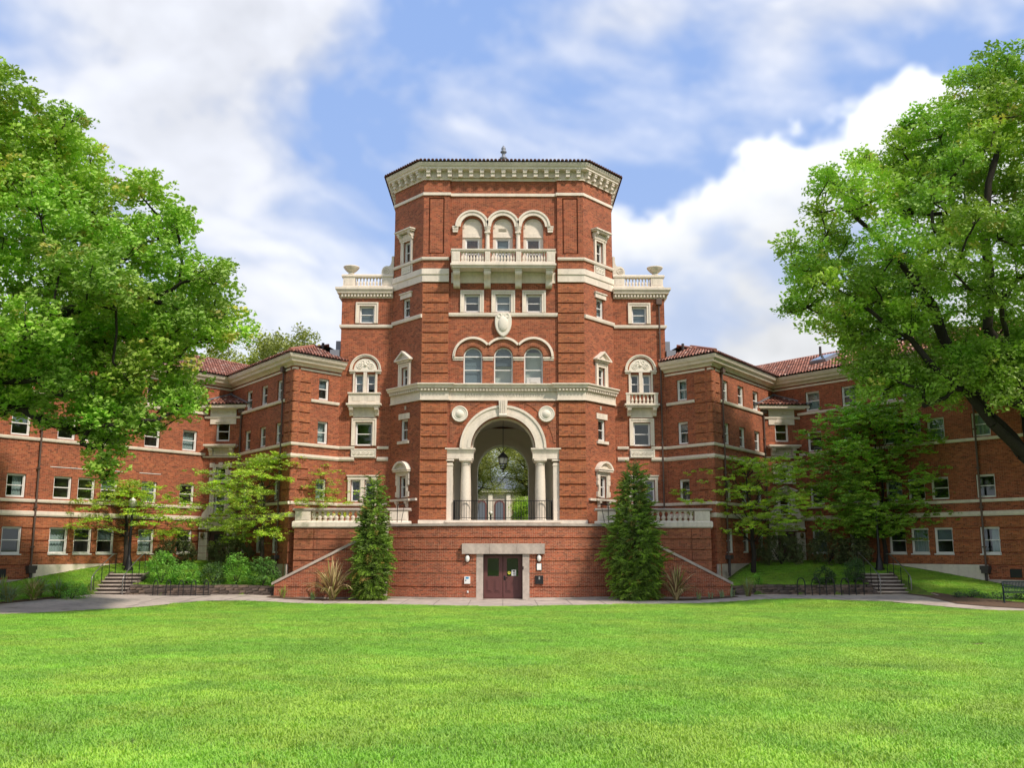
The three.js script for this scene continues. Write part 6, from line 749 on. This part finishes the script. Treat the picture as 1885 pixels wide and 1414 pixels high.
for (const [i, [x, z, L]] of [[9.2, 0.35, 0.42], [9.75, 0.4, 0.4], [10.3, 0.4, 0.5], [10.8, 0.35, 0.5]].entries()) strapPlant('iris', ['small iris clump nearest the right flax', 'second iris clump from the right flax', 'third iris clump from the right flax', 'iris clump next to the grass tussock'][i], gy(x, z, 0.04), 22, L, 710 + i, [M.strapGrey, M.strapGrey, M.strap], 0.018, 0.9, 'iris clumps at the right stair wall');
strapPlant('tussock', 'wispy green grass clump at the foot of the left stair wall', gy(-10.3, 0.35, 0.03), 70, 0.6, 720, [M.strap, M.blade, M.rust], 0.012, 1.0); strapPlant('tussock', 'low green clump beside the left flax', gy(-8.9, 0.4, 0.03), 40, 0.5, 721, [M.strapGrey, M.blade], 0.014, 1.0);
for (const [i, [x, z, L, n]] of [[-19.2, 3.9, 0.85, 150], [-19.8, 4.9, 1.0, 150], [-20.3, 5.9, 0.8, 150], [-20.7, 7.0, 0.7, 150], [-21.3, 8.1, 0.7, 150], [-20.1, 3.8, 0.95, 130], [-21.0, 5.1, 0.95, 130]].entries()) strapPlant('daylily', ['leafy clump next to the rounded shrub of the left bed', 'tall yellowed clump in the left bed', 'grey green clump in the middle of the left bed', 'grey green clump towards the picture edge in the left bed', 'outermost grey green clump of the left bed', 'dark leafy clump at the back of the left bed near the steps', 'pale streaked clump at the back of the left bed'][i], gy(x, z, 0.03), n, L, 730 + i, i % 3 === 1 ? [M.straw, M.strap, M.blade] : i % 3 === 2 ? [M.strapGrey, M.strapGrey, M.strap] : [M.strap, M.blade, M.strapGrey], 0.034, 1.45, 'strap leaved clumps in the left bed');
for (const [i, [x, z]] of [[20.2, 4.2], [21.2, 4.9], [22.3, 5.4], [23.0, 6.2], [22.4, 7.4]].entries()) shrub('ground_cover', ['creeping plant at the tip of the mulch bed', 'creeping plant second from the tip of the mulch bed', 'creeping plant behind the bench', 'creeping plant at the far end of the bench', 'creeping plant beneath the bench'][i], gy(x, z, 0.03), 0.75, 0.22, 0.5, 760 + i, leafMat(0.06, 0.12, 0.05, 0.3), 0.05, 'creeping plants in the mulch bed', 320, 0.3);

// ------------------------------------------------------------ grass blades over the lawns
{
  const patch = (seed, n, S, h) => { const r = rng(seed), pos = []; for (let i = 0; i < n; i++) { const x = (r() - 0.5) * S, z = (r() - 0.5) * S, a = r() * 6.283, L = h * (0.55 + r() * 0.75), w = 0.0042 + r() * 0.003, lx = Math.cos(a), lz = Math.sin(a), b = (0.15 + r() * 0.75) * L, c = a + 1.571 + (r() - 0.5), wx = Math.cos(c) * w, wz = Math.sin(c) * w, mx = x + lx * b * 0.3, mz = z + lz * b * 0.3, ex = x + lx * b, ez = z + lz * b, my = L * 0.55, ey = L * (1 - 0.25 * b / L); pos.push(x - wx, 0, z - wz, x + wx, 0, z + wz, mx + wx * 0.8, my, mz + wz * 0.8, x - wx, 0, z - wz, mx + wx * 0.8, my, mz + wz * 0.8, mx - wx * 0.8, my, mz - wz * 0.8, mx - wx * 0.8, my, mz - wz * 0.8, mx + wx * 0.8, my, mz + wz * 0.8, ex, ey, ez); } const g = new THREE.BufferGeometry(); g.setAttribute('position', new THREE.Float32BufferAttribute(pos, 3)); g.computeVertexNormals(); return g; };
  const fill = (name, label, geo, S, inside, x0, x1, z0, z1, seed, scale = 1) => { const r = rng(seed), list = []; for (let x = x0; x < x1; x += S) for (let z = z0; z < z1; z += S) { const px = x + (r() - 0.5) * S * 0.6, pz = z + (r() - 0.5) * S * 0.6; if (!inside(px, pz)) continue; const n1 = fbm(px * 0.5, 3, pz * 0.5, 4), n2 = fbm(px * 1.9 + 9, 7, pz * 1.9, 3), t = 0.62 + 0.54 * n2 + 0.30 * fbm(px * 0.9 + 31, 2, pz * 0.9, 3) + (r() - 0.5) * 0.16, y = sst(0.40, 0.66, n1 * 0.6 + fbm(px * 3.3, 1, pz * 3.3 + 5, 2) * 0.4); list.push([px, ground(px, pz) - 0.004, pz, (0.8 + 0.45 * n1 + r() * 0.15) * scale, r() * 6.283, 0, t * (0.86 + 0.34 * y), t * (0.97 + 0.07 * y), t * (0.95 + 0.35 * y)]); }
    const o = instanced(scene, numbered(name), geo, M.blade, list); tag(o, label, 'grass', undefined, 'stuff'); };
  const view = (x, z) => Math.abs(x) < (47.5 - z) * 0.62 + 2.2;
  fill('grass', 'short bright green grass of the large front lawn', patch(1, 620, 0.56, 0.052), 0.40, (x, z) => view(x, z) && z > lawnEdge(x) + 0.03 + (fbm(x * 3, 0, z * 3, 2) - 0.4) * 0.22 && Math.hypot((x - 11.1) / 0.5, (z - 24.2) / 0.36) > 1, -27, 27, 3, 39.6, 801);
  const upper = (x, z) => { const ax = Math.abs(x); if (ax > 17.35 && ax < 19.3 && z > -1.9) return false; if (ax > 17.5) { const t = ((ax - Cn[0]) * Wd[0] + (z - Cn[1]) * Wd[1]), nrm = (ax - Cn[0]) * -Wd[1] + (z - Cn[1]) * Wd[0]; if (nrm < 0.25 && t > 0) return false; } else if (z < -6.9) return false; if (ax < 15.6) { const nrm = (ax - B[0]) * -bcd[1] + (z - B[1]) * bcd[0]; if (nrm < 0.3) return false; } if (ax < 17.4) return z < retZ(ax) - 0.55 && ax > 11.2; return z < pathBack(x) - (x < 0 ? 1.4 : 0.5); };
  fill('grass', 'mown grass of the raised lawn on the left', patch(2, 110, 0.26, 0.05), 0.19, upper, -27, -10.5, -8, 13, 802); fill('grass', 'mown grass of the raised lawn on the right', patch(3, 110, 0.26, 0.05), 0.19, upper, 10.5, 27, -8, 13, 803);
}
renderer.render(scene, camera);
